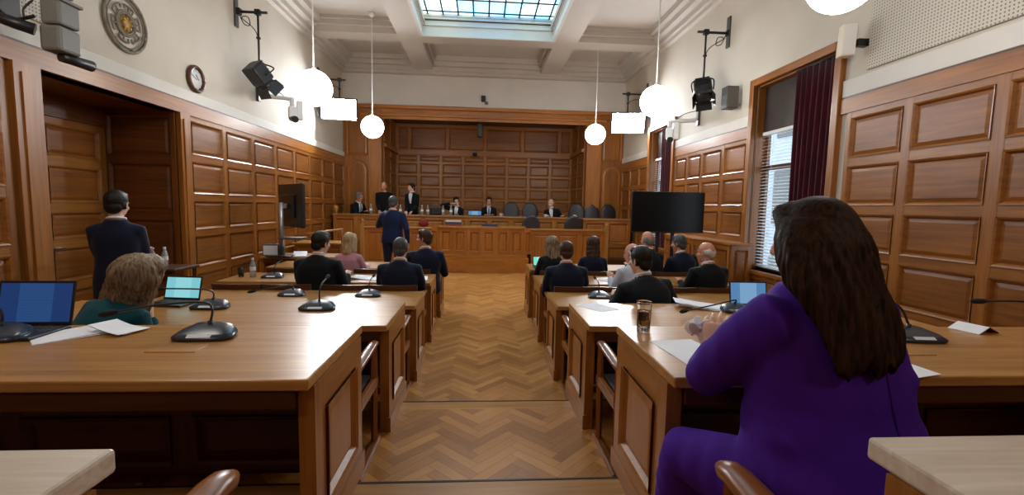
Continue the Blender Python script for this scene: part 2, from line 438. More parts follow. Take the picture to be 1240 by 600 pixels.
# left wall with the deep door recess
D0, D1, DZ, DX = 4.55, 6.5, 2.84, -5.05
b = MB(); T = .15
b.box(XL-T, XL, YN, YB, ZW, 6.1); b.box(XL-T, XL, YN, D0, 0, ZW); b.box(XL-T, XL, D1, YB, 0, ZW); b.box(XL-T, XL, D0, D1, DZ, ZW)
struct(b.build('wall_left', M['plaster']))
b = MB(); b.box(XL-.01, XL+.035, YN, YB, ZW+.02, ZW+.17, 0, .008); struct(b.build('trim_3', M['plaster_white']))
b = MB()
f = pmap((XL,0,0), (0,1,0), (1,0,0))
panelled(b, f, [D1+.2]+[D1+.2+i*.9 for i in range(1,8)]+[YB], ROWS)
panelled(b, f, [YN, -1.3, -.45, .4, 1.25, 2.1, 2.95, 3.75, 4.27], ROWS)
ubox(b, f, D1+.2, YB, 2.84, ZW, 0, .04, 1); ubox(b, f, YN, D1+.2, 2.84, ZW, 0, .05, 1)
ubox(b, f, YN, YB, ZW-.035, ZW+.02, 0, .03, 3)  # shadow gap under the ledge painted as a dark strip
ubox(b, f, 4.3, 4.55, 0, 2.84, 0, .07, 0); ubox(b, f, D1, D1+.2, 0, 2.84, 0, .06, 0)
ubox(b, f, 4.36, 4.49, .12, 2.76, .07, .085, 0); ubox(b, f, D1+.05, D1+.15, .12, 2.76, .06, .075, 0)
struct(b.build('trim_4', WMY()))
# recess: back, sides, soffit
b = MB()
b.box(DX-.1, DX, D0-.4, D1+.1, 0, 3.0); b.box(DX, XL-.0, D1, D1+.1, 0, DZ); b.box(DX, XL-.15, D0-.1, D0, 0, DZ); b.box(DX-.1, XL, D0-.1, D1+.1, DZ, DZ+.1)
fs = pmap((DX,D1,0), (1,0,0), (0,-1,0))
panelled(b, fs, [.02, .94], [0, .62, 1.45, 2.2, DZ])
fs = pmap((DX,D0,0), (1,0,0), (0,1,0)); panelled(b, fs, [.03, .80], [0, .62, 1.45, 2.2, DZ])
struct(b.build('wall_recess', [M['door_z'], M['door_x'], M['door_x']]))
# double door at the back of the recess
for i, (y0, y1) in enumerate(((D0+.03, 5.52), (5.52, D1-.03))):
    b = MB(); f = pmap((DX+.02,0,0), (0,1,0), (1,0,0))
    ubox(b, f, y0+.004, y1-.004, 0, 2.6, 0, .02, 0)
    f = pmap((DX+.04,0,0), (0,1,0), (1,0,0)); panelled(b, f, [y0+.004, y1-.004], [0, .6, 1.12, 1.55, 2.1, 2.6], .022, .09, .06)
    dr = struct(b.build('door_%d' % (1+i), [M['desk_z'], M['desk_y'], M['oak_y']]))
    h = MB(); yy = 5.52+(-.07 if i == 0 else .07)
    h.box(DX+.06, DX+.075, yy-.02, yy+.02, .98, 1.16, 0, .004)
    h.tube([(DX+.07, yy, 1.08), (DX+.13, yy, 1.08), (DX+.135, yy+(-.12 if i == 0 else .12), 1.08)], .011, 10)
    h.build('door_handle', M['steel'], dr)
b = MB(); b.box(DX+.02, DX+.09, D0+.03, D1-.03, 2.6, DZ); struct(b.build('trim_5', M['door_y']))

# right wall with two tall windows
W1, W2, WZ, WB, RX = (5.42, 7.08), (10.15, 11.55), 3.62, .75, .22
b = MB(); e = YN
for (a, c) in (W1, W2):
    b.box(XR, XR+.25, e, a, 0, 6.1); b.box(XR, XR+.25, a, c, 0, WB); b.box(XR, XR+.25, a, c, WZ, 6.1); e = c
b.box(XR, XR+.25, e, YB, 0, 6.1)
struct(b.build('wall_right', M['plaster']))
b = MB()
for a, c in ((YN, W1[0]-.12), (W1[1]+.12, W2[0]-.12), (W2[1]+.12, YB)):
    b.box(XR-.035, XR+.01, a, c, ZW+.02, ZW+.19 if a > 0 else ZW+.22, 0, .008)
struct(b.build('trim_6', M['plaster_white']))
b = MB(); f = pmap((XR,0,0), (0,1,0), (-1,0,0))
panelled(b, f, [YN, -1.3, -.45, .4, 1.1, 1.9, 2.7, 3.58, 4.42, 5.2], ROWS)
panelled(b, f, [W1[1]+.12, 7.98, 8.76, 9.4, W2[0]-.12], ROWS)
panelled(b, f, [W2[1]+.12, 12.4, 13.15, YB], ROWS)
for a, c in ((YN, 5.3), (W1[1]+.12, W2[0]-.12), (W2[1]+.12, YB)):
    ubox(b, f, a, c, 2.84, ZW, 0, .04, 1); ubox(b, f, a, c, ZW-.045, ZW+.02, 0, .03, 3)  # dark band paints the shade below the ledge, as on the left
struct(b.build('trim_7', WMY()))
M['upper_dark'] = noisy('added_brown_board', lin(44, 36, 30), lin(58, 48, 40), (3,3,3), .35)
def window(n, y0, y1):
    b = MB()
    for a, c in ((y0-.11, y0), (y1, y1+.11)): b.box(XR-.07, XR+.02, a, c, 0, WZ+.11, 0, .01)
    b.box(XR-.07, XR+.02, y0, y1, WZ, WZ+.11, 1, .01); b.box(XR-.07, XR+.2, y0, y1, WB-.06, WB, 1, .01)
    for a, c in ((y0, y0+.02), (y1-.02, y1)): b.box(XR+.02, XR+RX, a, c, WB, WZ, 0)
    b.box(XR+.02, XR+RX, y0, y1, WZ-.02, WZ, 1)
    f = pmap((XR,0,0), (0,1,0), (-1,0,0)); panelled(b, f, [y0, (y0+y1)/2, y1], [0, WB-.06], .026)
    w = struct(b.build('window_%d' % n, [M['stile_z'], M['stile_y'], M['oak_y']]))
    b = MB(); x0, x1 = XR+RX-.05, XR+RX
    for a, c in ((y0+.02, y0+.09), ((y0+y1)/2-.03, (y0+y1)/2+.03), (y1-.09, y1-.02)): b.box(x0, x1, a, c, WB, WZ-.02)
    for z in (WB+.03, 2.35, WZ-.06): b.box(x0, x1, y0+.02, y1-.02, z-.035, z+.035)
    b.build('sash', M['door_z'], w)
    b = MB(); b.box(XR+.13, XR+.145, y0+.02, y1-.02, 2.88, WZ-.02); b.build('added_dark_panel', M['upper_dark'], w)  # brown board added over the upper glass so it reads dark
    b = MB(); b.box(XR+RX-.028, XR+RX-.022, y0+.05, y1-.05, WB, WZ-.02); b.build('pane', M['pane'], w)
window(1, *W1); window(2, *W2)
def blind(y0, y1, z0, z1, label):
    t = thing('venetian_blind', label, 'blind', (XR+.12, (y0+y1)/2, z0)); w = (y1-y0)/2
    b = MB(); n = int((z1-z0)/.05)
    for i in range(n): b.obox((0, 0, .03+i*.05), (.046, 2*w, .003), (0, math.radians(-14), 0))
    b.build('slats', M['blind'], t)
    b = MB(); b.box(-.03, .03, -w, w, z1-z0-.01, z1-z0+.04, 0, .004); b.build('head_rail', M['whiteplastic'], t)
    b = MB(); b.box(-.02, .02, -w, w, -.01, .012, 0, .003); b.build('bottom_rail', M['whiteplastic'], t)
    for y in (-w*.7, w*.7):
        b = MB(); b.cyl((0, y, 0), (0, y, z1-z0), .003, None, 6); b.build('ladder_cord', M['whiteplastic'], t)
M['blind'] = None
q = NT('white_blind_slat'); tb = q.n('ShaderNodeBsdfTranslucent'); tb.inputs[0].default_value = (.85,.9,.92,1); mx = q.n('ShaderNodeMixShader'); mx.inputs[0].default_value = .45
q.b.inputs['Base Color'].default_value = lin(232,236,238); q.b.inputs['Roughness'].default_value = .6
q.l(q.b.outputs[0], mx.inputs[1]); q.l(tb.outputs[0], mx.inputs[2]); q.l(mx.outputs[0], q.t.nodes['Material Output'].inputs[0]); M['blind'] = q.m
blind(W1[0]+.06, W1[1]-.06, WB+.05, 2.86, 'white slatted blind lowered most of the way in the near window beside the loudspeaker')
blind(W2[0]+.06, W2[1]-.06, WB+.05, 2.9, 'white slatted blind in the far window behind the black television')
def curtain(y0, y1, label):
    t = thing('curtain', label, 'curtain', (XR+.02, y0, .12)); b = MB(); n = 90; H = WZ-.16
    front = []; back = []
    rings = []
    for zz in range(9):
        z = H*zz/8; fl = 1-.12*zz/8; r = []
        for i in range(n+1):
            u = i/n; y = (y1-y0)*u*(.96+.04*fl); x = .042*fl*math.sin(u*2*PI*7+.5*math.sin(u*9))+.012*math.sin(u*40+z)
            r.append((x, y, z))
        for i in range(n, -1, -1): r.append((r[i][0]+.006, r[i][1], z))
        rings.append(r)
    b.loft(rings, 0, True); b.build('drape', M['curtain'], t)
    b = MB(); b.cyl((0, -.1 if y0 > 8 else 0, H+.02), (0, (y1-y0)+.03, H+.02), .014, None, 12); b.build('curtain_rod', M['blackmetal'], t)
curtain(5.47, 6.18, 'long maroon curtain drawn to the near side of the nearer window')
curtain(10.3, 10.85, 'narrow maroon curtain hanging in the far window above the television')

# back wall: plaster above, timber front with pilasters, and the panelled apse
OXL, OXR, OZ = -2.97, 3.14, 4.22
b = MB(); b.box(XL-.1, XR+.1, YB, YB+.2, 4.56, 6.1); struct(b.build('wall_back', M['plaster_white']))
b = MB()
b.box(XL, OXL, YB, YB+.2, 0, 4.56, 2); b.box(OXR, XR, YB, YB+.2, 0, 4.56, 2); b.box(OXL, OXR, YB, YB+.2, OZ, 4.56, 1)
b.box(XL, XR, YB-.08, YB, 4.46, 4.57, 1, .02); b.box(OXL-.6, OXR+.6, YB-.05, YB, OZ+.03, OZ+.12, 1, .015); b.box(OXL-.6, OXR+.6, YB-.03, YB, OZ-.06, OZ+.03, 1, .01)
for a, c in ((OXL-.38, OXL), (OXR, OXR+.44)):
    b.box(a, c, YB-.12, YB, 0, OZ-.06, 0, .015); b.box(a+.07, c-.07, YB-.135, YB-.11, .5, OZ-.25, 0, .01); b.box(a-.03, c+.03, YB-.15, YB, OZ-.18, OZ-.06, 1, .012)
    b.box(a-.02, c+.02, YB-.15, YB, 0, .3, 1, .012)
f = pmap((0,YB,0), (1,0,0), (0,-1,0))
def arched(mb, f, u0, u1, z0, z1):
    """an arched panel: bead round a round-headed field"""
    r = (u1-u0)/2; c = (u0+u1)/2; zc = z1-r
    def path(k): return [(u0+k, z0+k)]+[(c-(r-k)*math.cos(PI*i/14), zc+(r-k)*math.sin(PI*i/14)) for i in range(15)]+[(u1-k, z0+k)]
    lv = [(0, .002), (.012, .03), (.035, .03), (.05, .008), (.09, .02)]
    rs = [[f(u, z, n) for u, z in path(k)] for k, n in lv]
    m = len(rs[0])
    for a, e in zip(rs[:-1], rs[1:]):
        mb.add(a+e, [(i, (i+1) % m, m+(i+1) % m, m+i) for i in range(m)], 0)
    mb.add(rs[-1], [list(range(m))], 2)
for a, c in ((XL+.07, OXL-.4), (OXR+.46, XR-.05)):
    if c-a > .12:
        if c-a > .3: arched(b, f, a+.05, c-.02, .9, 2.95); raised(b, f, a+.05, c-.02, 3.1, 4.35, 1, 2)
arched(b, f, OXR+.03+.1, OXR+.46, 1.0, 2.9) if False else None
struct(b.build('trim_8', [M['dais_z'], M['dais_x'], M['stile_z']]))  # beam and pilasters in the lighter oak, brightness put into the colour
b = MB()
b.box(OXL-.2, OXL, YB+.2, YA, 0, 4.5, 1); b.box(OXR, OXR+.2, YB+.2, YA, 0, 4.5, 1); b.box(OXL-.2, OXR+.2, YA, YA+.1, 0, 4.5, 1)
us = [OXL+i*(OXR-OXL)/8 for i in range(9)]
f = pmap((0,YA,0), (1,0,0), (0,-1,0))
panelled(b, f, us, [.6, 1.02, 1.44, 1.86, 2.28, 2.70, 3.12, 3.4], .016, .045, .032)
ubox(b, f, OXL, OXR, 3.38, 3.48, 0, .09, 1)
panelled(b, f, [OXL, OXL+.45]+[OXL+.45+i*1.3 for i in range(1,4)]+[OXR-.45, OXR], [3.48, 4.4], .016, .05, .06)
for o, U, N in (((OXL,YB+.2,0), (0,1,0), (1,0,0)), ((OXR,YB+.2,0), (0,1,0), (-1,0,0))):
    f = pmap(o, U, N); L = YA-YB-.2
    panelled(b, f, [0, L/2, L-.05], [.6, 1.02, 1.44, 1.86, 2.28, 2.70, 3.12, 3.4], .016, .045, .032); panelled(b, f, [0, L/2, L-.05], [3.48, 4.4], .016, .05, .06)
    ubox(b, f, 0, L, 3.38, 3.48, 0, .09, 1)
struct(b.build('wall_apse', WMX()))
b = MB(); b.box(OXL-.2, OXR+.2, YB+.2, YA+.1, 4.42, 4.52); struct(b.build('ceiling_apse', M['dark_x']))
b = MB(); b.box(XL-1.3, XR+.5, YN-.1, YN, -.1, 6.3); struct(b.build('wall_behind', M['stile_x']))

# coffered ceiling with a glazed skylight
SX0, SX1, SY0, SY1, ZP, ZG = -1.42, 1.6, 4.4, 10.95, 5.88, 6.04
BX = ((-2.0, -1.48), (1.66, 2.2)); BY = (-.6, 3.8, 7.2, 10.98)
b = MB()
b.box(XL-.2, SX0, YN, YB+.2, ZP, ZP+.1); b.box(SX1, XR+.25, YN, YB+.2, ZP, ZP+.1)
b.box(SX0, SX1, YN, SY0, ZP, ZP+.1); b.box(SX0, SX1, SY1, YB+.2, ZP, ZP+.1)
struct(b.build('ceiling', M['ceiling']))
b = MB()
def mould(x0, x1, y0, y1, z):      # a beam with stepped mouldings along it
    b.box(x0, x1, y0, y1, z, ZP)
for x0, x1 in BX:
    mould(x0, x1, YN, YB, ZC); mould(x0-.07, x1+.07, YN, YB, ZC+.14); mould(x0-.12, x1+.12, YN, YB, ZC+.25)
for y in BY:
    w = .5
    for x0, x1 in ((XL, BX[0][0]), (BX[1][1], XR)):
        mould(x0, x1, y, y+w, ZC+.004); mould(x0, x1, y-.07, y+w+.07, ZC+.145); mould(x0, x1, y-.12, y+w+.12, ZC+.255)
mould(BX[0][1], BX[1][0], SY1+.03, 11.5, ZC+.004); mould(BX[0][1], BX[1][0], SY1+.03, 11.57, ZC+.145); mould(BX[0][1], BX[1][0], SY1+.03, 11.62, ZC+.255)
mould(BX[0][1], BX[1][0], 3.8, SY0-.03, ZC+.004); mould(BX[0][1], BX[1][0], -.6, -.1, ZC+.004)
struct(b.build('ceiling_beams', M['ceiling']))
b = MB()
for x0, x1, y0, y1 in ((XL, XL+.42, YN, YB), (XR-.42, XR, YN, YB), (XL, XR, YB-.5, YB)):
    for k, (g, z) in enumerate(((0, ZC+.2), (.12, ZC+.09), (.25, ZC-.02), (.32, ZC-.10))):
        if y1-y0 > 2: b.box(x0 if x0 == XL else x0+g, x1-g if x0 == XL else x1, y0, y1, z, ZP)
        else: b.box(x0, x1, y0+g, y1, z-.004, ZP)
struct(b.build('trim_9', M['ceiling']))
b = MB()
for x0, x1, y0, y1 in ((SX0-.06, SX0, SY0, SY1), (SX1, SX1+.06, SY0, SY1), (SX0-.06, SX1+.06, SY1, SY1+.06), (SX0-.06, SX1+.06, SY0-.06, SY0)):
    b.box(x0, x1, y0, y1, ZC-.02, ZG+.1)
for k in range(2):
    z = ZP-.12+k*.14; d = .02*k
    b.box(SX0, SX1, SY1-.03-d, SY1, z, z+.05)
    b.box(SX0, SX0+.03+d, SY0, SY1, z, z+.05); b.box(SX1-.03-d, SX1, SY0, SY1, z, z+.05)
sk = struct(b.build('window_3', M['plaster_white']))
b = MB(); b.box(SX0, SX1, SY0, SY1, ZG, ZG+.01); b.build('pane', M['skypane'], sk)
b = MB()
for i in range(11):
    x = SKX0+(i-1)*SKPX
    if SX0 < x < SX1: b.box(x-.018, x+.018, SY0, SY1, ZG-.02, ZG)
for i in range(14):
    y = SKY0+(i-1)*SKPY
    if SY0 < y < SY1: b.box(SX0, SX1, y-.018, y+.018, ZG-.02, ZG)
b.build('glazing_bars', M['blackmetal'], sk)
# lid over the whole room
b = MB(); b.box(XL-1.3, XR+.5, YN-.1, YA+.2, 6.32, 6.4); struct(b.build('ceiling_roof', M['plaster']))
b = MB()
b.box(XR-.03, XR, 1.6, 4.98, ZW+.26, 5.3, 0, .006); struct(b.build('trim_10', M['perf']))
b = MB(); b.box(XL, XL+.03, .4, 4.72, ZW+.26, 5.3, 0, .006); struct(b.build('trim_11', M['perf']))

# backdrop wall and ground added outside to set how bright the windows look
b = MB(); b.box(11, 11.3, 0, 40, -3, 6.8); f = pmap((11,0,-3), (0,1,0), (-1,0,0))
for i in range(16):
    for k in range(3): ubox(b, f, 1+i*2.4, 2.2+i*2.4, 1+k*3.2, 3.0+k*3.2, 0, .06, 1)
M['stucco'] = noisy('backdrop_stucco', lin(150, 156, 162), lin(166, 172, 178), (2,2,2), .9); struct(b.build('wall_backdrop', [M['stucco'], M['greydark']]))
b = MB(); b.box(XR+.6, 11, 0, 40, -3.1, -3); struct(b.build('ground_backdrop', M['stucco']))
# ------------------------------------------------------------------ desks
def desk(x0, x1, y0, y1, z, h, label, aisle, flaps=(), name='desk', group='rows of oak desks'):
    """aisle = +1: the aisle end is x1, -1: the aisle end is x0"""
    cx = (x0+x1)/2; t = thing(name, label, 'desk', (cx, (y0+y1)/2, z), 0, group)
    w = (x1-x0)/2; d = (y1-y0)/2; top = h; th = .042
    b = MB(); b.box(-w-.015, w+.015, -d, d, top-th, top, 0, .007)
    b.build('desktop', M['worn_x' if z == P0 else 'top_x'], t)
    for s in (-1, 1):
        b = MB(); x = s*(w-.02); zt = top-th
        b.box(x-.02, x+.02, -d+.05, d-.05, .0, zt, 0)
        f = pmap((x+s*.02, 0, 0), (0, 1, 0), (s, 0, 0))
        u0, u1 = -d+.05, d-.05
        for a, c in ((u0, u0+.11), (u1-.11, u1)): ubox(b, f, a, c, .1, zt, 0, .02, 0)
        for a, c in ((.1, .17), (zt-.12, zt)): ubox(b, f, u0+.11, u1-.11, a, c, 0, .02, 1)
        raised(b, f, u0+.11, u1-.11, .17, zt-.12, 0, 2, .014, .02)
        ubox(b, f, u0-.01, u1+.01, 0, .1, 0, .03, 1)
        b.build('end_panel', [M['desk_z'], M['desk_y'], M['desk_z']], t)
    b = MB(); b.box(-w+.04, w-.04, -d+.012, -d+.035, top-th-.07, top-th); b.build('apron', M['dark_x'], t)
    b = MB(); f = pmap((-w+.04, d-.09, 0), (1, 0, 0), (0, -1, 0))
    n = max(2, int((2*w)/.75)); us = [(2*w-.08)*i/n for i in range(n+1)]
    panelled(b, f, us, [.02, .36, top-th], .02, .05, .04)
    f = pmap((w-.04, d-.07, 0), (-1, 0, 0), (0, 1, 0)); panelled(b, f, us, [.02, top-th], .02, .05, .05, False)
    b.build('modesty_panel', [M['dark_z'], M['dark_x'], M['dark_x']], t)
    for fx, fy in flaps:
        b = MB(); x = fx-cx; y = fy-(y0+y1)/2
        b.box(x-.10, x+.10, y-.055, y+.055, top-.002, top+.0035, 0, .0015); b.build('cable_flap', M['top_x'], t)
    return t
RY = [(-.02, .77), (1.60, 2.34), (2.93, 3.66), (4.18, 4.9), (5.42, 6.12), (6.66, 7.36)]
RZ = [P0, P1, P2, 0, 0, 0]
RH = [.755, .745, .74, .74, .74, .74]
LX0, LX1, RX0, RX1 = -3.05, AL, AR, 3.2
FL = {1: [(-1.27, 1.96), (-2.3, 1.98)], 2: []}
FR = {1: [(1.93, 1.9), (2.85, 1.95)], 2: []}
ordn = ['nearest', 'second', 'third', 'fourth', 'fifth', 'sixth']
for i in range(6):
    L = ['pale topped oak desk at the bottom left corner, nearest on the left of the aisle',
         'big oak desk left of the aisle holding the dark blue laptop and two mic units',
         'oak desk left of the aisle carrying the cyan laptop, behind the blue laptop desk',
         'fourth oak desk from the camera left of the aisle, with two mic units',
         'oak desk left of the aisle with the water bottle, before the blonde woman in pink',
         'front most oak desk left of the aisle, nearest the judges bench'][i]
    R = ['pale topped oak desk at the bottom right corner behind the woman in purple',
         'oak desk of the woman in purple holding the tumbler, right of the aisle',
         'oak desk right of the aisle carrying the light blue laptop, beyond the tumbler',
         'fourth oak desk from the camera right of the aisle, before the man with white collar',
         'oak desk right of the aisle with scattered papers, before the long haired women',
         'front most oak desk right of the aisle holding the small teal laptop'][i]
    desk(LX0, LX1, *RY[i], RZ[i], RH[i], L, 1, FL.get(i, ()))
    desk(RX0, RX1, *RY[i], RZ[i], RH[i], R, -1, FR.get(i, ()))
desk(-3.75, -2.3, 7.95, 8.55, 0, .74, 'short oak side desk under the upright screen by the left wall', 1)

# ------------------------------------------------------------------ seats
def arm_frame(t, x, y0, y1, ah=.66, thick=1):
    """one side of a chair: shaped arm, two uprights, side rail, foot"""
    b = MB()
    pts = []
    rings = []
    for k in range(13):
        u = k/12; y = y0+(y1-y0)*u; z = ah-.035*(1-u)**2-.02*max(0, u-.85)*6
        w = thick*(.024+.008*math.sin(u*PI)); h = .02*thick
        if k == 0 or k == 12: w *= .5; h *= .5
        rings.append([(x+w*math.cos(a)*(1 if abs(math.cos(a)) > .3 else 1), y, z+h*math.sin(a)) for a in [2*PI*j/12 for j in range(12)]])
    b.loft(rings); b.build('armrest', M['chair_y'], t)
    for y, top in ((y0+.05, ah-.05), (y1-.06, ah-.02)):
        b = MB(); b.tube([(x, y-.02, .03), (x, y, .42), (x, y+.01, top)], [.019, .022, .017], 4, 0, False); b.build('upright', M['chair_z'], t)
    b = MB(); b.box(x-.018, x+.018, y0+.03, y1-.02, .38, .44, 0, .008); b.build('side_rail', M['chair_y'], t)
    b = MB(); b.box(x-.025, x+.025, y0-.0, y1, 0, .035, 0, .01); b.build('foot', M['chair_y'], t)
def seat(name, label, cat, w, depth, loc, back=.80, group=None, ah=.66, thick=1):
    t = thing(name, label, cat, loc, 0, group); y0, y1 = -depth/2, depth/2
    n = 2 if w > .8 else 1; sw = (w-.08)/n
    for i in range(n):
        x = -w/2+.04+sw*(i+.5)
        b = MB(); b.box(x-sw/2+.008, x+sw/2-.008, y0+.07, y1-.02, .40, .445, 0, .014); b.build('seat', M['leather'], t)
        b = MB(); k = []
        for j in range(9):
            u = -1+2*j/8; k.append((x+u*(sw/2-.006), y0+.035-.03*(1-u*u)))
        b.loft([[(p[0], p[1], .50), (p[0], p[1]+.024, .50), (p[0], p[1]+.024-.05, back), (p[0], p[1]-.05, back)] for p in k], 0, False)
        b.build('backrest', M['dark_x'], t)
    for x in (-w/2+.018, w/2-.018): arm_frame(t, x, y0, y1, ah, thick)
    b = MB(); b.box(-w/2+.03, w/2-.03, y0+.06, y0+.09, .36, .40); b.box(-w/2+.03, w/2-.03, y1-.08, y1-.05, .36, .40); b.build('cross_rail', M['dark_x'], t)
    return t
s0 = seat('bench', 'two seat oak bench at the aisle on the left, behind the cyan laptop desk', 'bench', 1.1, .49, (-1.19, 2.63, P2), .80, 'two seat benches between the desks')
seatmap = [
 (-2.31, 2.63, P2, 'two seat oak bench under the grey blonde woman in teal'),
 (1.31, 2.63, P2, 'empty two seat oak bench whose arm shows beside the tumbler desk'),
 (2.43, 2.63, P2, 'two seat oak bench hidden behind the desk of the woman in purple'),
 (-1.19, 3.92, 0, 'two seat oak bench at the aisle on the left, third row from the camera'),
 (-2.31, 3.92, 0, 'two seat oak bench toward the left wall, third row from the camera'),
 (1.31, 3.92, 0, 'two seat oak bench at the aisle under the dark haired man with white collar'),
 (2.43, 3.92, 0, 'two seat oak bench right of the dark haired man with white collar'),
 (-1.19, 5.16, 0, 'two seat oak bench under the cropped haired man in navy, left of the aisle'),
 (-2.31, 5.16, 0, 'two seat oak bench under the dark haired man, left side'),
 (1.31, 5.16, 0, 'two seat oak bench under the man in navy suit, right of the aisle'),
 (2.43, 5.16, 0, 'two seat oak bench under the bald man in black, toward the right wall'),
 (-1.19, 6.39, 0, 'two seat oak bench under the man turning left, left of the aisle'),
 (-2.31, 6.39, 0, 'two seat oak bench under the blonde woman in pink'),
 (1.31, 6.39, 0, 'two seat oak bench under the two long haired women, right of the aisle'),
 (2.43, 6.39, 0, 'two seat oak bench under the grey haired men near the television'),
]
for x, y, z, l in seatmap: dup(s0, (x, y, z), 0, l)
a0 = seat('armchair', 'wooden armchair at the bottom left beside the pale desk corner', 'chair', .46, .54, (-.865, .93, P1), .72, 'wooden armchairs in the nearest row', .66, 1.5)
dup(a0, (.905, .93, P1), 0, 'wooden armchair of the woman in purple')

# ------------------------------------------------------------------ conference microphones
def mic(label, loc, rz, path, head=True, group='conference microphone units'):
    t = thing('microphone_unit', label, 'microphone', loc, rz, group)
    b = MB(); rings = []
    def outline(sx, sy, off, z, tilt=0):
        r = []
        for k in range(28):
            a = 2*PI*k/28; c, s_ = math.cos(a), math.sin(a)
            x = sx*math.copysign(abs(c)**.55, c); y = sy*math.copysign(abs(s_)**.6, s_)+off
            x *= 1-.12*(y/.09)
            r.append((x, y, z+tilt*(y+.08)))
        return r
    rings = [outline(.118, .078, 0, 0), outline(.125, .083, 0, .006), outline(.125, .083, 0, .016, .03), outline(.108, .066, .01, .026, .12), outline(.07, .04, .02, .034, .17), outline(.03, .02, .03, .037, .17)]
    b.loft(rings); b.build('base', M['micbody'], t)
    b = MB(); b.obox((0, -.069, .0225), (.10, .020, .003), (math.radians(32), 0, 0)); b.build('name_label', M['label'], t)
    b = MB()
    for x in (-.06, .06): b.lathe([(.009, 0), (.009, .004), (.006, .006)], 12, 0, Matrix.Translation((x*.75, -.012, .034)))
    b.build('button', M['greydark'], t)
    b = MB(); b.tube([(0, .03, .035), (0, .03, .07)], [.013, .010], 12); b.tube(path, .0055, 8); b.build('gooseneck', M['black'], t)
    if head:
        p, q = V(path[-1]), V(path[-2]); d = (p-q).normalized()
        b = MB(); b.tube([p-d*.01, p+d*.005, p+d*.045, p+d*.055], [.009, .0145, .015, .009], 14, 0, True, True); b.build('foam_head', M['foam'], t)
    return t
def arc(pts, n=6):
    """smooth a polyline"""
    out = []; P = [V(p) for p in pts]; P = [P[0]]+P+[P[-1]]
    for i in range(1, len(P)-2):
        for k in range(n):
            u = k/n; a, b_, c, d = P[i-1], P[i], P[i+1], P[i+2]
            out.append(.5*((2*b_)+(c-a)*u+(2*a-5*b_+4*c-d)*u*u+(3*b_-a-3*c+d)*u**3))
    out.append(P[-2]); return out
Z1, Z2, Z3 = P1+.745, P2+.74, .74
mic('nearest mic unit left of the aisle, its long gooseneck bent left over papers', (-1.25, 2.13, Z1), .05, arc([(0, .03, .06), (-.0, .05, .12), (-.05, .06, .15), (-.25, .06, .135), (-.42, .05, .105)]))
mic('mic unit at the left edge beside the dark blue laptop', (-2.12, 2.10, Z1), .12, arc([(0, .03, .06), (-.01, .04, .12), (-.07, .03, .17), (-.25, -.02, .18)]))
mic('mic unit beyond the near left one, beside the cyan laptop', (-1.97, 3.42, Z2), 0, arc([(0, .03, .06), (-.01, .04, .11), (-.1, .04, .13), (-.34, .0, .14)]))
mic('mic unit with upright stub on the glossy left desk near the aisle', (-1.2, 3.40, Z2), 0, arc([(0, .03, .06), (0, .035, .12), (0, .08, .17), (0, .2, .2)]))
mic('mic unit before the bench of the cropped haired man, left of the aisle', (-1.13, 4.62, Z3), 0, arc([(0, .03, .06), (0, .035, .11), (0, .08, .15), (0, .2, .17)]))
mic('mic unit with gooseneck lying left, before the dark haired man', (-1.88, 4.62, Z3), 0, arc([(0, .03, .06), (-.02, .035, .09), (-.15, .0, .08), (-.34, -.05, .05)]))
mic('mic unit right of the water bottle on the far left desk', (-2.55, 5.72, Z3), 0, arc([(0, .03, .06), (0, .035, .11), (0, .08, .15), (0, .2, .17)]))
mic('mic unit whose long gooseneck reaches left past the tumbler', (2.0, 3.38, Z2), 0, arc([(0, .03, .06), (-.02, .0, .09), (-.25, -.1, .07), (-.5, -.2, .05)]))
mic('mic unit with a looped gooseneck right of the woman in purple', (2.17, 2.1, Z1), -.1, arc([(0, .03, .06), (-.02, .05, .13), (-.07, .05, .17), (-.11, .03, .13), (-.13, 0, .06)]))
mic('mic unit at the right edge with gooseneck pointing left', (3.0, 2.12, Z1), -.1, arc([(0, .03, .06), (-.02, .04, .13), (-.1, .08, .17), (-.3, .1, .165)]))
mic('mic unit on the right desk before the man in navy suit', (1.24, 4.62, Z3), 0, arc([(0, .03, .06), (0, .035, .11), (0, .08, .15), (0, .2, .17)]))
mic('mic unit near the aisle before the woman in pink and the turning man', (-1.15, 5.95, Z3), 0, arc([(0, .03, .06), (0, .035, .11), (0, .08, .15), (0, .2, .17)]))

# ------------------------------------------------------------------ laptops
def laptop(label, loc, rz, scr, open_=105, w=.32, d=.22, mat=None):
    t = thing('laptop', label, 'laptop', loc, rz, 'open laptops'); mat = mat or M['black']
    b = MB(); b.box(-w/2, w/2, -d/2, d/2, 0, .016, 0, .004); b.build('base', mat, t)
    b = MB()
    for r in range(5):
        for c in range(13):
            x = -w*.42+c*w*.84/12; y = d*.38-r*.021
            b.box(x-.008, x+.008, y-.008, y+.008, .016, .018)
    b.box(-.045, .045, -d/2+.015, -d/2+.065, .016, .0166); b.build('keyboard', M['greydark'], t)
    a = math.radians(open_-90); R = Matrix.Translation((0, d/2-.004, .014)) @ Matrix.Rotation(-a, 4, 'X')
    b = MB(); b.box(-w/2, w/2, 0, .008, 0, w*.64, 0, .003, R); l = b.build('lid', mat, t)
    b = MB(); b.box(-w/2+.011, w/2-.011, -.0015, 0, .018, w*.64-.012, 0, 0); s_ = b.build('screen', scr, l); s_.matrix_local = R
    return t
laptop('black laptop with dark blue screen on the near left desk', (-2.12, 2.16, Z1), .03, M['scr_blue'], 102, .335)
laptop('small laptop with bright cyan screen beside the woman in teal', (-2.32, 3.53, Z2), -.12, M['scr_cyan'], 104, .29, .2)
laptop('laptop with light blue screen just left of the purple sleeve', (2.18, 3.42, Z2), -.05, M['scr_light'], 100, .31)
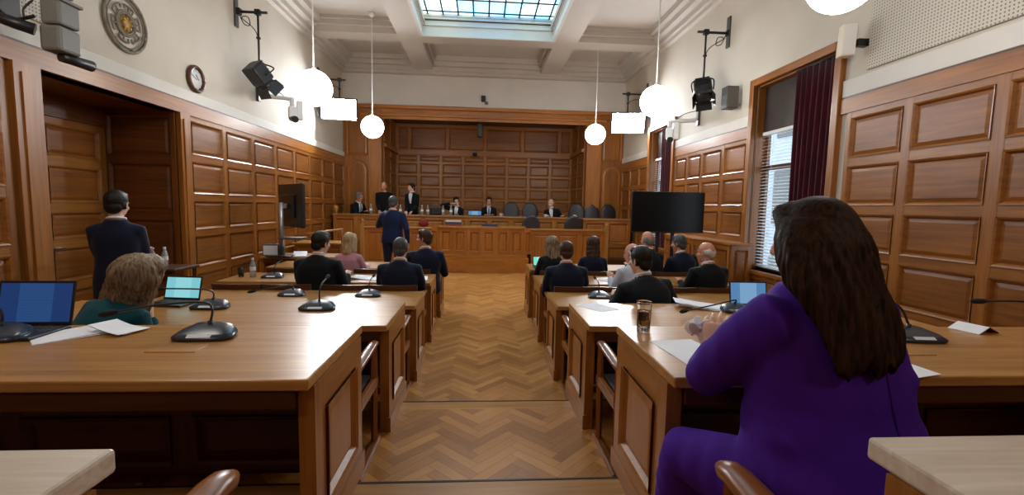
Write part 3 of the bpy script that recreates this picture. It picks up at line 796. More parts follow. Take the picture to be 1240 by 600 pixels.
laptop('tiny laptop with teal screen on the front right desk at the aisle', (.93, 6.86, Z3), .0, M['scr_teal'], 118, .26, .18)

# ------------------------------------------------------------------ papers, tumbler, bottles
def sheet(label, loc, rz, n=1, w=.21, h=.297, cat='paper', name='paper_sheet', group='loose papers on the desks', curl=.0, mat='paper'):
    t = None; b = MB()
    for k in range(n):
        a = random.uniform(-.12, .12) if k else 0; R = Matrix.Translation((random.uniform(-.01, .01)*k, random.uniform(-.01, .01)*k, .0015*k)) @ Matrix.Rotation(a, 4, 'Z')
        N = 8; vs = []; 
        for i in range(N+1):
            for j in range(2):
                for zz in (0, .0012):
                    u = i/N; vs.append((-w/2+w*j, -h/2+h*u, zz+.0005+curl*(u*u)+.004*k*u))
        fs = []
        for i in range(N):
            o = i*4; fs += [(o, o+2, o+6, o+4), (o+1, o+5, o+7, o+3), (o, o+4, o+5, o+1), (o+2, o+3, o+7, o+6)]
        fs += [(0, 1, 3, 2), (N*4, N*4+2, N*4+3, N*4+1)]
        b.add(vs, fs, 0, False, R)
    o = b.build(name, M[mat], None, loc); o.rotation_euler = (0, 0, rz)
    return tag(o, label, cat, group)
sheet('two white papers on the left desk in front of the blue laptop', (-1.86, 2.17, Z1), -.75, 2, curl=.004, w=.2, h=.28)
sheet('folded paper stack lying under the left gooseneck head', (-1.70, 2.23, Z1+.006), 1.3, 3, .12, .2, curl=.02)
sheet('white sheet at the aisle edge of the purple woman\'s desk', (.93, 1.90, Z1), .12, 1, .22, .36)
sheet('pad of white paper by the right elbow of the woman in purple', (1.62, 1.74, Z1), .3, 5, .21, .3)
sheet('white paper lying at the left corner of the shiny right desk', (.93, 3.50, Z2), .5, 1, .21, .3)
sheet('thick curled paper stack between tumbler and light blue laptop', (1.78, 3.52, Z2), 1.25, 6, .21, .34, curl=.02)
sheet('white paper beside the man in navy suit on the right', (1.72, 5.72, Z3), .7, 2, .3, .3)
sheet('papers in front of the person in pale striped shirt', (2.0, 5.85, Z3), -.3, 3, .3, .3, curl=.02)
sheet('white paper at the right arm of the cropped haired man in navy', (-.78, 5.75, Z3), .1, 2)
sheet('white papers between the dark haired man and the cropped haired man', (-1.42, 5.7, Z3), 1.3, 3, .21, .34, curl=.015)
t = thing('tumbler', 'clear tumbler of water standing at the desk corner near the aisle', 'glass', (.835, 2.24, Z1))
b = MB(); b.lathe([(.031, 0), (.033, .003), (.037, .155), (.0375, .158), (.0355, .158), (.0345, .15), (.0315, .02), (.028, .018)], 32); b.build('glass_wall', M['glass'], t)
b = MB(); b.lathe([(.030, .0185), (.0312, .02), (.0338, .105), (.0335, .106)], 32); b.build('water', M['water'], t)
def bottle(label, loc, s=1.0, group='plastic water bottles'):
    t = thing('water_bottle', label, 'bottle', loc, 0, group); t.scale = (s, s, s)
    b = MB(); b.lathe([(.026, 0), (.031, .004), (.031, .055), (.029, .06), (.031, .065), (.031, .13), (.026, .155), (.013, .185), (.012, .2)], 20); b.build('bottle_body', M['bottle'], t)
    b = MB(); b.lathe([(.0315, .075), (.0318, .076), (.0318, .12), (.0315, .121)], 20); b.build('wrapper', M['whiteplastic'], t)
    b = MB(); b.lathe([(.014, .196), (.0145, .198), (.0145, .213), (.013, .215)], 16); b.build('cap', M['cap'], t)
M['bottle'] = plain('bottle_plastic', lin(225, 230, 235), .1, 0, .5, None, 0, .7, 1.3)
M['cap'] = plain('bottle_cap', lin(190, 205, 225), .4)
bottle('water bottle on the left desk beside an empty glass', (-2.79, 5.72, Z3), 1.1)
def drink(label, loc, s=1, group='plain drinking glasses'):
    b = MB(); b.lathe([(.028, 0), (.030, .003), (.034, .12), (.032, .12), (.028, .012), (.02, .01)], 20)
    o = b.build('drinking_glass', M['glass'], None, loc); tag(o, label, 'glass', group)
drink('drinking glass left of the water bottle on the left desk', (-2.93, 5.72, Z3))
# open booklet on the right
t = thing('booklet', 'open booklet with a maroon page standing tented on the right desk', 'book', (2.68, 2.26, Z1), .2); t.scale = (.7, .7, .7)
for s_, m, nm in ((-1, 'paper', 'cover'), (1, 'red', 'page')):
    b = MB(); b.obox((s_*.055, 0, .026), (.12, .2, .004), (0, s_*.42, 0)); o = b.build(nm, M[m], t)
# small tissue and phone under the hands
# side table by the door recess
t = thing('side_table', 'small dark side table with bottles by the door recess', 'table', (-3.62, 5.35, 0))
b = MB(); b.box(-.3, .3, -.22, .22, .88, .915, 0, .008); b.build('tabletop', M['dark_x'], t)
for sx in (-1, 1):
    for sy in (-1, 1): b = MB(); b.tube([(sx*.26, sy*.18, 0), (sx*.26, sy*.18, .88)], [.018, .024], 4, 0, False); b.build('leg', M['dark_z'], t)
b = MB(); b.box(-.26, .26, -.2, -.18, .8, .88); b.build('apron', M['dark_x'], t)
bottle('left water bottle on the dark side table by the doors', (-3.66, 5.3, .915)); bottle('right water bottle on the dark side table by the doors', (-3.55, 5.33, .915))
bottle('middle water bottle set back on the dark side table by the doors', (-3.61, 5.42, .915))

# ------------------------------------------------------------------ screens on stands
def tv(label, loc, rz, w, h, stand_h, tilt=0):
    t = thing('television', label, 'television', loc, rz); z = stand_h
    R = Matrix.Translation((0, 0, z)) @ Matrix.Rotation(tilt, 4, 'X')
    b = MB(); b.box(-w/2, w/2, -.02, .03, 0, h, 0, .008, R); b.box(-w*.3, w*.3, .03, .06, h*.15, h*.75, 0, .01, R); hs = b.build('housing', M['black'], t)
    b = MB(); b.box(-w/2+.012, w/2-.012, -.0225, -.0195, .022, h-.012, 0, 0, R); b.build('screen', M['screen_off'], hs)
    b = MB()
    for s_ in (-.14, .14): b.box(s_-.03, s_+.03, .06, .10, .06, z+h*.6, 0, .006)
    b.box(-.2, .2, .06, .11, z+.1, z+.35, 0, .005); b.build('post', M['blackmetal'], t)
    b = MB(); b.box(-.45, .45, .0, .06, .06, .10, 0, .01); b.box(-.45, -.38, -.3, .36, .05, .1, 0, .01); b.box(.38, .45, -.3, .36, .05, .1, 0, .01); b.build('base', M['blackmetal'], t)
    for sx in (-.415, .415):
        for sy in (-.26, .32): b = MB(); b.cyl((sx-.015, sy, .028), (sx+.015, sy, .028), .028, None, 14); b.build('caster', M['black'], t)
    b = MB(); b.box(-.3, .3, -.05, .2, .62, .65, 0, .006); b.build('shelf', M['blackmetal'], t)
    return t
tv('large black television on a floor stand before the right wall', (3.27, 7.85, 0), .02, 1.32, .72, 1.26)
t = thing('pole_screen', 'dark screen on a grey pole seen edge on by the left wall', 'screen', (-3.42, 8.05, .74), 0)
b = MB(); b.tube([(0, -.02, 0), (0, -.02, .92)], .045, 16); b.build('pole', M['steel'], t)
b = MB(); b.box(-.2, .2, -.2, .14, 0, .02, 0, .006); b.build('base', M['blackmetal'], t)
Rm = Matrix.Translation((.13, .1, .86)) @ Matrix.Rotation(math.radians(-50), 4, 'Z')
b = MB(); b.box(-.6, .6, -.03, .02, -.36, .38, 0, .01, Rm); b.box(-.25, .25, -.07, -.03, -.2, .2, 0, .01, Rm); h = b.build('housing', M['black'], t)
b = MB(); b.box(-.585, .585, .0195, .0225, -.34, .365, 0, 0, Rm); b.build('screen', M['screen_off'], h)
b = MB(); b.box(-.02, .1, -.04, .1, .82, .90, 0, .006); b.build('bracket', M['steel'], t)
b = MB(); b.box(.0, .38, -.18, .12, .30, .33, 0, .008); b.build('shelf', M['greydark'], t)
t = thing('control_box', 'grey control box on the side desk left of the pole', 'box', (-3.64, 7.9+.2, .74), .1)
b = MB(); b.box(-.1, .16, -.1, .1, 0, .2, 0, .01); b.build('case', M['greydark'], t)
b = MB(); b.box(-.085, .145, -.103, -.099, .02, .18); b.build('front', M['label'], t)
sheet('white papers propped on the side desk right of the pole', (-3.16, 8.15, .741), .3, 3, .2, .26, curl=.05)
# low lectern stand with sloping rail, beyond the left desks
t = thing('witness_stand', 'low oak stand with a sloping handrail beside the judges bench', 'stand', (-3.45, 10.2, 0))
b = MB(); f = pmap((-.5, -.3, 0), (1, 0, 0), (0, -1, 0)); panelled(b, f, [0, .5, 1.0], [0, .8], .02); b.box(-.5, .5, -.3, .3, 0, .78); b.build('body', [M['stile_z'], M['stile_x'], M['oak_x']], t)
b = MB(); b.box(-.55, .55, -.36, .34, .78, .82, 0, .01); b.build('top', M['top_x'], t)
b = MB(); b.tube([(-.5, -.3, .95), (.5, -.3, 1.12)], .022, 10); b.build('handrail', M['top_x'], t)
for x, z in ((-.48, .96), (.48, 1.12)): b = MB(); b.tube([(x, -.3, .8), (x, -.3, z)], .02, 8); b.build('baluster', M['stile_z'], t)
# low panelled cover along the right wall
t = thing('radiator_cover', 'low oak panelled cover along the right wall behind the bald man', 'cover', (3.92, 8.25, 0))
b = MB(); b.box(0, .34, -1.35, 1.2, 0, 1.12); f = pmap((0, -1.35, 0), (0, 1, 0), (-1, 0, 0)); panelled(b, f, [i*2.55/4 for i in range(5)], [0, .2, 1.12], .02); f = pmap((0, -1.35, 0), (1, 0, 0), (0, -1, 0)); panelled(b, f, [0, .34], [0, .2, 1.12], .02)
b.build('body', [M['stile_z'], M['stile_y'], M['oak_y']], t)
b = MB(); b.box(-.04, .35, -1.39, 1.2, 1.12, 1.16, 0, .01); b.build('top', M['stile_y'], t)

# ------------------------------------------------------------------ judges' bench and clerks' desk
PD = .62
b = MB(); b.box(XL, XR, 12.95, YA, 0, PD); struct(b.build('floor_dais', M['dark_x']))
WM = [M['dais_z'], M['dais_x'], M['dais_z']]
t = thing('judges_bench', 'long raised oak judges bench across the end of the room', 'bench', (0, 12.75, 0))
b = MB(); x0, x1 = XL+.1, 2.62
b.box(x0, x1, -.14, -.1+.05, 0, 1.34, 1); f = pmap((x0, -.14, 0), (1, 0, 0), (0, -1, 0)); n = 11
panelled(b, f, [(x1-x0)*i/n for i in range(n+1)], [0, .62, 1.34], .03, .06, .06); b.build('front_panel', WM, t)
b = MB(); b.box(x0-.03, x1+.03, -.2, .36, 1.34, 1.385, 0, .01); b.build('top', M['top_x'], t)
b = MB(); b.box(x1-.05, x1, -.1, .36, 0, 1.34); b.build('end_panel', WM[0], t)
b = MB(); b.lathe([(.03, 0), (.05, .02), (.03, .05), (.075, .12), (.06, .19), (.02, .22)], 18, 0, Matrix.Translation((x0+.06, -.12, 1.385))); b.build('finial', M['top_x'], t)
t = thing('side_bench', 'short oak bench box at the right end of the judges bench', 'bench', (0, 12.75, 0))
b = MB(); x0, x1 = 2.84, XR-.12
b.box(x0, x1, -.14, -.05, 0, 1.33, 1); f = pmap((x0, -.14, 0), (1, 0, 0), (0, -1, 0)); panelled(b, f, [0, (x1-x0)/2, x1-x0], [0, .62, 1.33], .03, .06, .06); b.build('front_panel', WM, t)
b = MB(); b.box(x0-.03, x1+.03, -.2, .4, 1.33, 1.375, 0, .01); b.build('top', M['top_x'], t)
b = MB(); b.box(x0, x0+.05, -.1, .4, 0, 1.33); b.build('end_panel', WM[0], t)
# clerks' desk: straight wings and a bowed centre on a curved plinth
t = thing('clerks_desk', 'lower oak clerks desk with bowed centre and curved plinth', 'desk', (0, 11.7, 0))
def front(u0, y0, u1, y1, z0, z1, cells, nm, mats=WM):
    b = MB(); a = V((u0, y0, 0)); c = V((u1, y1, 0)); U = (c-a).normalized(); N = V((U.y, -U.x, 0)); L = (c-a).length
    f = pmap(a, U, N); ubox(b, f, 0, L, z0, z1, -.05, 0, 1); panelled(b, f, [L*i/cells for i in range(cells+1)], [z0, z1], .03, .06, .07)
    return b.build(nm, mats, t)
ZT = 1.06
front(-2.95, 0, -1.3, 0, .1, ZT, 3, 'left_wing'); front(1.28, 0, 3.2, 0, .1, ZT, 3, 'right_wing')
def bow(u): return -.42*(1-(u/1.05)**2)*.5-.16
xs = [-1.06+i*2.12/6 for i in range(7)]
front(-1.3, 0, xs[0], bow(1.06), .44, ZT+.05, 1, 'bow_panel'); front(xs[-1], bow(1.06), 1.28, 0, .44, ZT+.05, 1, 'bow_panel')
for a, c in zip(xs[:-1], xs[1:]): front(a, bow(a), c, bow(c), .44, ZT+.05, 1, 'bow_panel')
def bowpoly(e, w): 
    k = [(-w, .3)]+[(-w, 0)]+[(-w+2*w*i/24, bow((-w+2*w*i/24)*1.05/w)-e) for i in range(25)]+[(w, 0), (w, .3)]
    return k
b = MB(); b.prism(bowpoly(.05, 1.12), ZT+.05, ZT+.09); b.build('bow_top', M['top_x'], t)
b = MB(); b.prism(bowpoly(.16, 1.2), 0, .36); b.prism(bowpoly(.11, 1.16), .36, .44); b.build('plinth', M['dais_x'], t)
for a, c in ((-3.0, -1.12), (1.12, 3.25)):
    b = MB(); b.box(a, c, -.07, .3, ZT, ZT+.04, 0, .01); b.build('wing_top', M['top_x'], t)
for x in (-3.0, 3.25):
    b = MB(); b.box(x-.05, x+.05, -.06, .04, 0, ZT+.1, 0, .006); b.lathe([(.03, 0), (.05, .015), (.02, .03), (.05, .07), (.035, .11), (.01, .125)], 16, 0, Matrix.Translation((x, -.01, ZT+.1))); b.build('newel_post', M['top_z'], t)

# leather chairs on the dais
def leather_chair(label, loc, rz, s=1.0):
    t = thing('leather_chair', label, 'chair', loc, rz, 'leather chairs on the dais')
    b = MB(); rings = []
    for k in range(11):
        z = .45+.72*k/10; u = k/10
        w = .245*(1 if u < .6 else math.sqrt(max(.04, 1-((u-.6)/.42)**2))); y = -.24-.08*u
        rings.append([(w*math.cos(a), y+.055*math.sin(a), z) for a in [2*PI*j/20 for j in range(20)]])
    b.loft(rings); b.build('backrest', M['leather'], t)
    b = MB(); b.box(-.235, .235, -.24, .26, .40, .50, 0, .04, None, 4); b.build('seat', M['leather'], t)
    for x in (-.255, .255):
        b = MB(); b.tube(arc([(x, -.22, .68), (x, .0, .68), (x, .2, .66), (x*.96, .22, .45)]), .026, 10); b.build('armrest', M['chair_y'], t)
    b = MB(); b.tube([(0, 0, .08), (0, 0, .4)], .035, 14); b.build('column', M['blackmetal'], t)
    b = MB()
    for k in range(5): a = 2*PI*k/5; b.tube([(0, 0, .1), (.25*math.cos(a), .25*math.sin(a), .03)], [.028, .018], 8)
    b.build('star_base', M['blackmetal'], t)
for l, x, y, z, r in (('dark leather chair between the laptop man and the bald man', .88, 13.6, PD, PI), ('empty leather chair behind the bench, right of the first empty one', 1.46, 13.55, PD, PI),
    ('leather chair at the clerks desk below the judges bench', 1.3, 12.29, .28, 0), ('leather chair turned away in front of the bald judge', 2.36, 12.29, .28, .2),
    ('dark leather chair right of the bald judge by the pilaster', 2.80, 13.55, PD, PI-.3), ('leather chair behind the short right bench', 3.36, 13.5, PD, PI), ('rightmost leather chair behind the short bench, by the wall', 3.93, 13.5, PD, PI+.2)):
    leather_chair(l, (x, y, z), r)
b = MB(); b.box(XL+.1, XR-.12, 12.02, 12.6, 0, .28); struct(b.build('floor_clerks', M['dark_x']))
# things on the bench
ZB = 1.385
for l, x in (('white bottle by the seated grey haired judge on the left', -3.05), ('bottle left of the standing dark haired judge', -2.25), ('bottle just right of the standing dark haired judge', -1.66), ('bottle second to the right of the standing dark haired judge', -1.5), ('bottle left of the judge resting his head', -1.08), ('bottle in front of the judge resting his head', -.86)):
    bottle(l, (x, 12.8, ZB), 1.25, 'bottles along the judges bench')
def cup(label, loc):
    t = thing('cup', label, 'cup', loc, 0, 'white cups on the benches')
    b = MB(); b.lathe([(.025, 0), (.03, .003), (.042, .07), (.043, .08), (.039, .08), (.027, .01), (.02, .008)], 20); b.build('bowl', M['whiteplastic'], t)
    b = MB(); b.tube(arc([(.038, 0, .065), (.065, 0, .06), (.062, 0, .03), (.034, 0, .022)]), .006, 8); b.build('handle', M['whiteplastic'], t)
cup('white cup right of the judge with the laptop', (.53, 12.75, ZB)); cup('white cup before the bald judge', (1.78, 12.75, ZB)); cup('white cup left of the seated woman at the front right', (1.2, 5.85, Z3))
cup('white cup at the right end of the judges bench', (2.62, 12.8, ZB))
laptop('laptop with pale blue screen facing out on the judges bench', (-.2, 12.8, ZB), 0, M['scr_light'], 150, .38, .16)
t = thing('document_case', 'black case on the judges bench right of the standing judge', 'case', (-1.28, 12.95, ZB))
b = MB(); b.box(-.17, .17, -.06, .06, 0, .22, 0, .03); b.build('shell', M['black'], t); b = MB(); b.tube(arc([(-.06, 0, .215), (-.05, 0, .25), (.05, 0, .25), (.06, 0, .215)]), .008, 8); b.build('handle', M['black'], t)
def books(label, loc, cols):
    pass
for k, (c, l) in enumerate((((150, 60, 60), 'dusty red folder, lowest in the pile below the judge resting his head'), ((60, 60, 96), 'dark blue folder, middle of the pile below the judge resting his head'), ((212, 196, 190), 'pale folder, top of the pile below the judge resting his head'))):
    M['fold%d' % k] = plain('folder_card_%d' % k, lin(*c), .7)
    b = MB(); b.box(-.2, .2, -.14, .14, 0, .045, 0, .004); o = b.build('folder', M['fold%d' % k], None, (-.72, 11.76, ZT+.09+.047*k)); tag(o, l, 'folder', 'folders on the clerks desk')
b = MB(); b.box(-.2, .2, -.14, .14, 0, .05, 0, .004); o = b.build('folder', M['fold1'], None, (.2, 11.72, ZT+.09)); tag(o, 'dark folder lying on the bowed centre of the clerks desk', 'folder', 'folders on the clerks desk')
t = thing('handbag', 'small dark red bag on the clerks desk right of the standing man', 'bag', (-1.5, 11.85, ZT+.04))
b = MB(); b.ell((0, 0, .09), (.13, .07, .09)); b.build('pouch', M['red'], t); b = MB(); b.tube(arc([(-.06, 0, .16), (-.04, 0, .22), (.04, 0, .22), (.06, 0, .16)]), .008, 8); b.build('strap', M['red'], t)

# ------------------------------------------------------------------ wall and ceiling devices
def globe(label, loc):
    t = thing('globe_pendant', label, 'lamp', loc, 0, 'opal globe pendants')
    b = MB(); b.ell((0, 0, 0), (.25, .25, .25), None, 0, 40, 24); b.build('globe', M['globe'], t)
    b = MB(); b.cyl((0, 0, .24), (0, 0, ZP-loc[2]), .009, None, 10); b.build('rod', M['whiteplastic'], t)
    b = MB(); b.lathe([(.055, .235), (.05, .25), (.02, .29), (.012, .30)], 20); b.build('gallery', M['whiteplastic'], t)
    b = MB(); b.lathe([(.02, -.09), (.07, -.05), (.075, 0)], 20, 0, Matrix.Translation((0, 0, ZP-loc[2]-.002))); b.build('ceiling_rose', M['whiteplastic'], t)
globe('larger globe pendant on the left, nearer the camera', (-2.42, 6.86, 3.3)); globe('smaller globe pendant on the left, in front of the pilaster', (-2.5, 10.7, 3.4))
globe('larger globe pendant on the right, over the floodlight', (2.8, 7.43, 3.42)); globe('smaller globe pendant on the right, in front of the pilaster', (2.8, 11.42, 3.5))
globe('unseen globe pendant on the left level with the nearest desk', (-2.42, 3.0, 3.47)); globe('added unseen globe pendant on the left behind the camera', (-2.42, -.5, 3.47)); globe('added unseen globe pendant on the right behind the camera', (2.74, -.5, 3.47)); globe('globe pendant cut off by the top edge at the right', (2.74, 3.5, 3.47))  # the three out-of-view globes continue the rows, added for light

def clamp_arm(t, side, zt, L, drop):
    """wall plate, outreach tube and drop tube of a lamp bracket; the thing's origin is at the wall"""
    b = MB(); b.box(0 if side > 0 else -.03, .03 if side > 0 else 0, -.05, .05, zt-.25, zt+.28, 0, .005); b.build('wall_plate', M['greydark'], t)
    b = MB(); b.tube([(side*.02, 0, zt), (side*(L+.15), 0, zt)], .022, 12); b.box(side*.03-.02+side*.0, side*.03+.06*side if side > 0 else side*.03+.02, -.04, .04, zt-.05, zt+.05); b.build('outreach_tube', M['blackmetal'], t)
    b = MB(); b.tube([(side*L, 0, zt+.04), (side*L, 0, zt-drop)], .017, 10); b.obox((side*L, 0, zt), (.09, .08, .09), (0, 0, 0), 0, .01); b.obox((side*L, 0, zt-drop*.5), (.06, .05, .04), (0, 0, 0), 0, .01); b.build('drop_tube', M['blackmetal'], t)
    b = MB(); b.tube(arc([(side*.05, .02, zt-.02), (side*.12, .03, zt-.18), (side*.22, .02, zt-.2), (side*.2, .0, zt-.08), (side*.1, .01, zt-.1), (side*L*.9, .02, zt-drop*.4), (side*L, .03, zt-drop)]), .008, 6); b.build('cable', M['black'], t)
def spot(label, loc, side, zt, L, drop, aim):
    t = thing('stage_spotlight', label, 'spotlight', loc, 0, 'black spotlights on wall brackets'); clamp_arm(t, side, zt, L, drop)
    R = Matrix.Translation((side*L, 0, zt-drop-.2)) @ Euler(aim).to_matrix().to_4x4()
    b = MB(); b.box(-.15, .15, -.2, .12, -.13, .13, 0, .03, R); b.lathe([(.12, 0), (.14, .02), (.14, .1), (.12, .12)], 20, 0, R @ Matrix.Translation((0, .11, 0)) @ Matrix.Rotation(-PI/2, 4, 'X'))
    for k in range(4): b.box(-.12, .12, -.19+.05*k, -.17+.05*k, .125, .145, 0, 0, R)
    b.build('lamp_body', M['black'], t)
    b = MB()
    for a in range(4):
        Q = R @ Matrix.Translation((0, .21, 0)) @ Matrix.Rotation(a*PI/2, 4, 'Y')
        b.box(-.13, .13, 0, .17, .13, .136, 0, 0, Q @ Matrix.Translation((0, 0, .0)) @ Matrix.Rotation(.35, 4, 'X'))
    b.build('barn_doors', M['blackmetal'], t)
    b = MB(); b.tube(arc([V(R @ V((-.17, 0, 0))), V(R @ V((-.17, 0, .2))), V((side*L, 0, zt-drop)), V(R @ V((.17, 0, .2))), V(R @ V((.17, 0, 0)))]), .012, 8); b.build('yoke', M['blackmetal'], t)
spot('black spotlight on a bracket high on the left wall', (XL, 8.1, 0), 1, 4.78, .36, .82, (-.75, 0, -.5))
spot('black spotlight on a bracket high on the right wall', (XR, 8.05, 0), -1, 4.78, .42, .80, (-.85, .1, 2.7))
def flood(label, loc, side, zt, L, drop, rz):
    t = thing('bracket_floodlight', label, 'floodlight', loc, 0, 'lit floodlight panels'); clamp_arm(t, side, zt, L, drop)  # floodlight carried on a wall bracket arm
    R = Matrix.Translation((side*L, 0, zt-drop-.25)) @ Matrix.Rotation(rz, 4, 'Z') @ Matrix.Rotation(.25, 4, 'X')
    b = MB(); b.box(-.42, .42, -.05, .12, -.26, .26, 0, .02, R); 
    for q in ((-.42,.42,-.20,-.05,.25,.26),(-.42,.42,-.20,-.05,-.26,-.25),(-.42,-.41,-.20,-.05,-.25,.25),(.41,.42,-.20,-.05,-.25,.25)): b.box(*q, 0, 0, R)  # baffle rim added to keep the beam off the side walls
    h = b.build('lamp_body', M['blackmetal'], t)
    b = MB(); b.box(-.39, .39, -.056, -.05, -.23, .23, 0, 0, R); b.build('light_face', M['flood'], h)
flood('lit floodlight panel at the far end of the left wall', (XL, 11.9, 0), 1, 4.72, .52, .45, .16)
flood('lit floodlight panel at the far end of the right wall', (XR, 12.0, 0), -1, 4.66, .52, .48, -.16)

def ptz(label, loc, side, L, rz):
    """white bracket arm carrying a camera head"""
    t = thing('wall_camera', label, 'camera', loc, 0, 'white bracket cameras')
    b = MB(); b.box(min(0, side*.05), max(0, side*.05), -.04, .04, -.2, .42, 0, .006); b.build('wall_plate', M['greydark'], t)
    b = MB(); b.tube([(side*.03, 0, .2), (side*.06, 0, -.05), (side*.1, 0, -.1), (side*L, 0, -.14), (side*L, 0, -.3)], [.03, .035, .045, .045, .05], 12); b.build('bracket_arm', M['whiteplastic'], t)
    R = Matrix.Translation((side*L, 0, -.38)) @ Matrix.Rotation(rz, 4, 'Z')
    b = MB(); b.box(-.07, .07, -.08, .08, -.1, .1, 0, .02, R); b.box(.07, .18, -.05, .07, -.12, .22, 0, .02, R); b.build('camera_body', M['whiteplastic'], t)
    b = MB(); b.tube([tuple(R @ V((0, -.05, -.12))), tuple(R @ V((.02, -.2, -.15)))], [.05, .06], 16); b.tube([tuple(R @ V((.0, -.03, -.1))), tuple(R @ V((0, .05, -.1)))], .06, 12); b.build('lens', M['black'], t)
    b = MB(); b.tube(arc([(side*.03, .02, .1), (side*L*.5, .03, .02), (side*L*.8, .04, -.12), (side*L, .08, -.3), (side*(L-.1), .06, -.42), (side*(L-.03), .05, -.34)]), .007, 6); b.build('cable', M['black'], t)
ptz('white bracket camera on the left wall under the spotlight', (XL, 8.75, 3.68), 1, .62, .5)
ptz('white bracket camera on the right wall above the far window', (XR, 9.0, 3.55), -1, .6, -.4)

t = thing('projector_camera', 'grey camera housing on a bracket at the top left corner', 'camera', (XL, 4.3, 3.0))
b = MB(); b.box(0, .06, -.12, .12, .12, .5, 0, .01); b.build('wall_plate', M['greydark'], t)
b = MB(); b.box(.02, .55, -.06, .06, .36, .42, 0, .01); b.build('bracket_arm', M['grey'], t)
b = MB(); b.box(.40, .56, -.10, .10, .12, .32, 0, .02); b.box(.38, .58, -.11, .12, .31, .34, 0, .01); b.build('upper_housing', M['grey'], t)
b = MB(); b.box(.39, .56, -.11, .10, -.10, .11, 0, .025); b.build('lower_housing', M['grey'], t)
b = MB(); b.box(.42, .54, .10, .103, .15, .29); b.build('side_plate', M['steel'], t)
b = MB(); b.tube([(.48, -.02, -.13), (.50, .08, -.13), (.52, .24, -.13)], [.04, .042, .048], 16); b.build('lens', M['black'], t)
b = MB(); b.tube([(.36, -.1, .06), (.22, -.2, .1), (.12, -.26, .13)], [.05, .045, .03], 12); b.tube(arc([(.12, -.26, .13), (.04, -.3, .12), (.02, -.3, .0), (.05, -.25, -.1)]), .014, 8); b.build('plug', M['black'], t)
b = MB(); b.tube(arc([(.05, -.1, .4), (.08, -.1, .22), (.2, -.1, .14), (.36, -.1, .17)]), .014, 8); b.tube(arc([(.36, -.1, .3), (.3, -.12, .22), (.3, -.12, .15)]), .008, 6); b.build('cable', M['black'], t)

# round carved medallion and clock
M['medal'] = noisy('weathered_stone_relief', lin(104, 97, 84), lin(140, 132, 116), (14,14,14), .8, .3)
M['gilt'] = noisy('worn_gilding', lin(128, 96, 44), lin(172, 136, 70), (20,20,20), .5, .3, 3, .5, 0, .01, .5)
t = thing('wall_medallion', 'round carved openwork medallion on the left wall beside the clock', 'ornament', (XL, 5.68, 3.66))
RX = Matrix.Rotation(PI/2, 4, 'Y') 
b = MB()
def torus(mb, R_, r, M_=None, seg=48, s2=10, mat=0, x=.02):
    pts = [(x, R_*math.cos(2*PI*k/seg), R_*math.sin(2*PI*k/seg)) for k in range(seg+1)]
    mb.tube(pts, r, s2, mat)
torus(b, .31, .017); torus(b, .268, .009); b.build('rim', M['medal'], t)
b = MB(); torus(b, .135, .013); torus(b, .112, .010)
for k in range(6):
    a = PI*k/3+.26
    c, s_ = math.cos(a), math.sin(a)
    b.tube([(.02, .14*c, .14*s_), (.02, .205*c, .205*s_)], .009, 8)
    a1, a2 = a-.36, a+.36
    b.tube([(.02, .21*math.cos(a-.36+.72*i/8), .21*math.sin(a-.36+.72*i/8)) for i in range(9)], .010, 8)
    for q in (a1, a2): b.tube([(.02, .21*math.cos(q), .21*math.sin(q)), (.02, .165*math.cos(q), .165*math.sin(q))], .009, 8)
    q = a+PI/6; b.tube([(.02, .27*math.cos(q), .27*math.sin(q)), (.02, .30*math.cos(q), .30*math.sin(q))], .018, 8)
b.build('openwork', M['medal'], t)
b = MB(); b.ell((.012, 0, 0), (.03, .095, .095))
for k in range(8): a = PI*k/4; b.ell((.03, .06*math.cos(a), .06*math.sin(a)), (.018, .024, .024), None, 0, 10, 8)
b.build('boss', M['gilt'], t)
t = thing('wall_clock', 'round wood rimmed clock with white face on the left wall', 'clock', (XL, 6.93, 3.38))
b = MB(); torus(b, .165, .028, None, 40, 12, 0, .03); b.build('rim', M['dark_z'], t)
b = MB(); b.lathe([(.16, 0), (.16, .025)], 36, 0, RX); b.build('dial', M['whiteplastic'], t)
b = MB(); b.obox((.028, .03, .03), (.003, .012, .09), (.78, 0, 0)); b.obox((.03, -.045, .02), (.003, .008, .13), (1.15, 0, 0))
for k in range(12): a = PI*k/6; b.obox((.027, .13*math.cos(a), .13*math.sin(a)), (.002, .022, .006), (a, 0, 0))
b.build('hands', M['black'], t)
# loudspeakers
t = thing('wall_loudspeaker', 'grey loudspeaker on the right wall beside the near window', 'loudspeaker', (XR, 7.6, 3.4))
b = MB(); b.box(-.26, -.06, -.09, .1, -.02, .34, 0, .008); b.build('cabinet', M['greydark'], t)
b = MB(); b.box(-.25, -.07, -.096, -.09, -.005, .325, 0, 0); b.build('grille', M['grey'], t)
b = MB(); b.tube([(0, 0, .05), (-.09, 0, .1)], .02, 10); b.build('bracket', M['creamplastic'], t)
t = thing('wall_loudspeaker', 'cream loudspeaker on the right wall above the near window frame', 'loudspeaker', (XR, 4.98, 3.5))
R = Matrix.Translation((-.2, .1, .1)) @ Matrix.Rotation(-.35, 4, 'Z') @ Matrix.Rotation(.1, 4, 'X')
b = MB(); b.box(-.07, .07, -.06, .1, -.16, .19, 0, .015, R); b.build('cabinet', M['creamplastic'], t)
b = MB(); b.box(-.06, .06, -.065, -.06, -.145, .175, 0, 0, R); b.build('grille', M['whiteplastic'], t)
b = MB(); b.box(-.13, 0, .02, .1, .04, .12, 0, .008); b.build('bracket', M['black'], t)
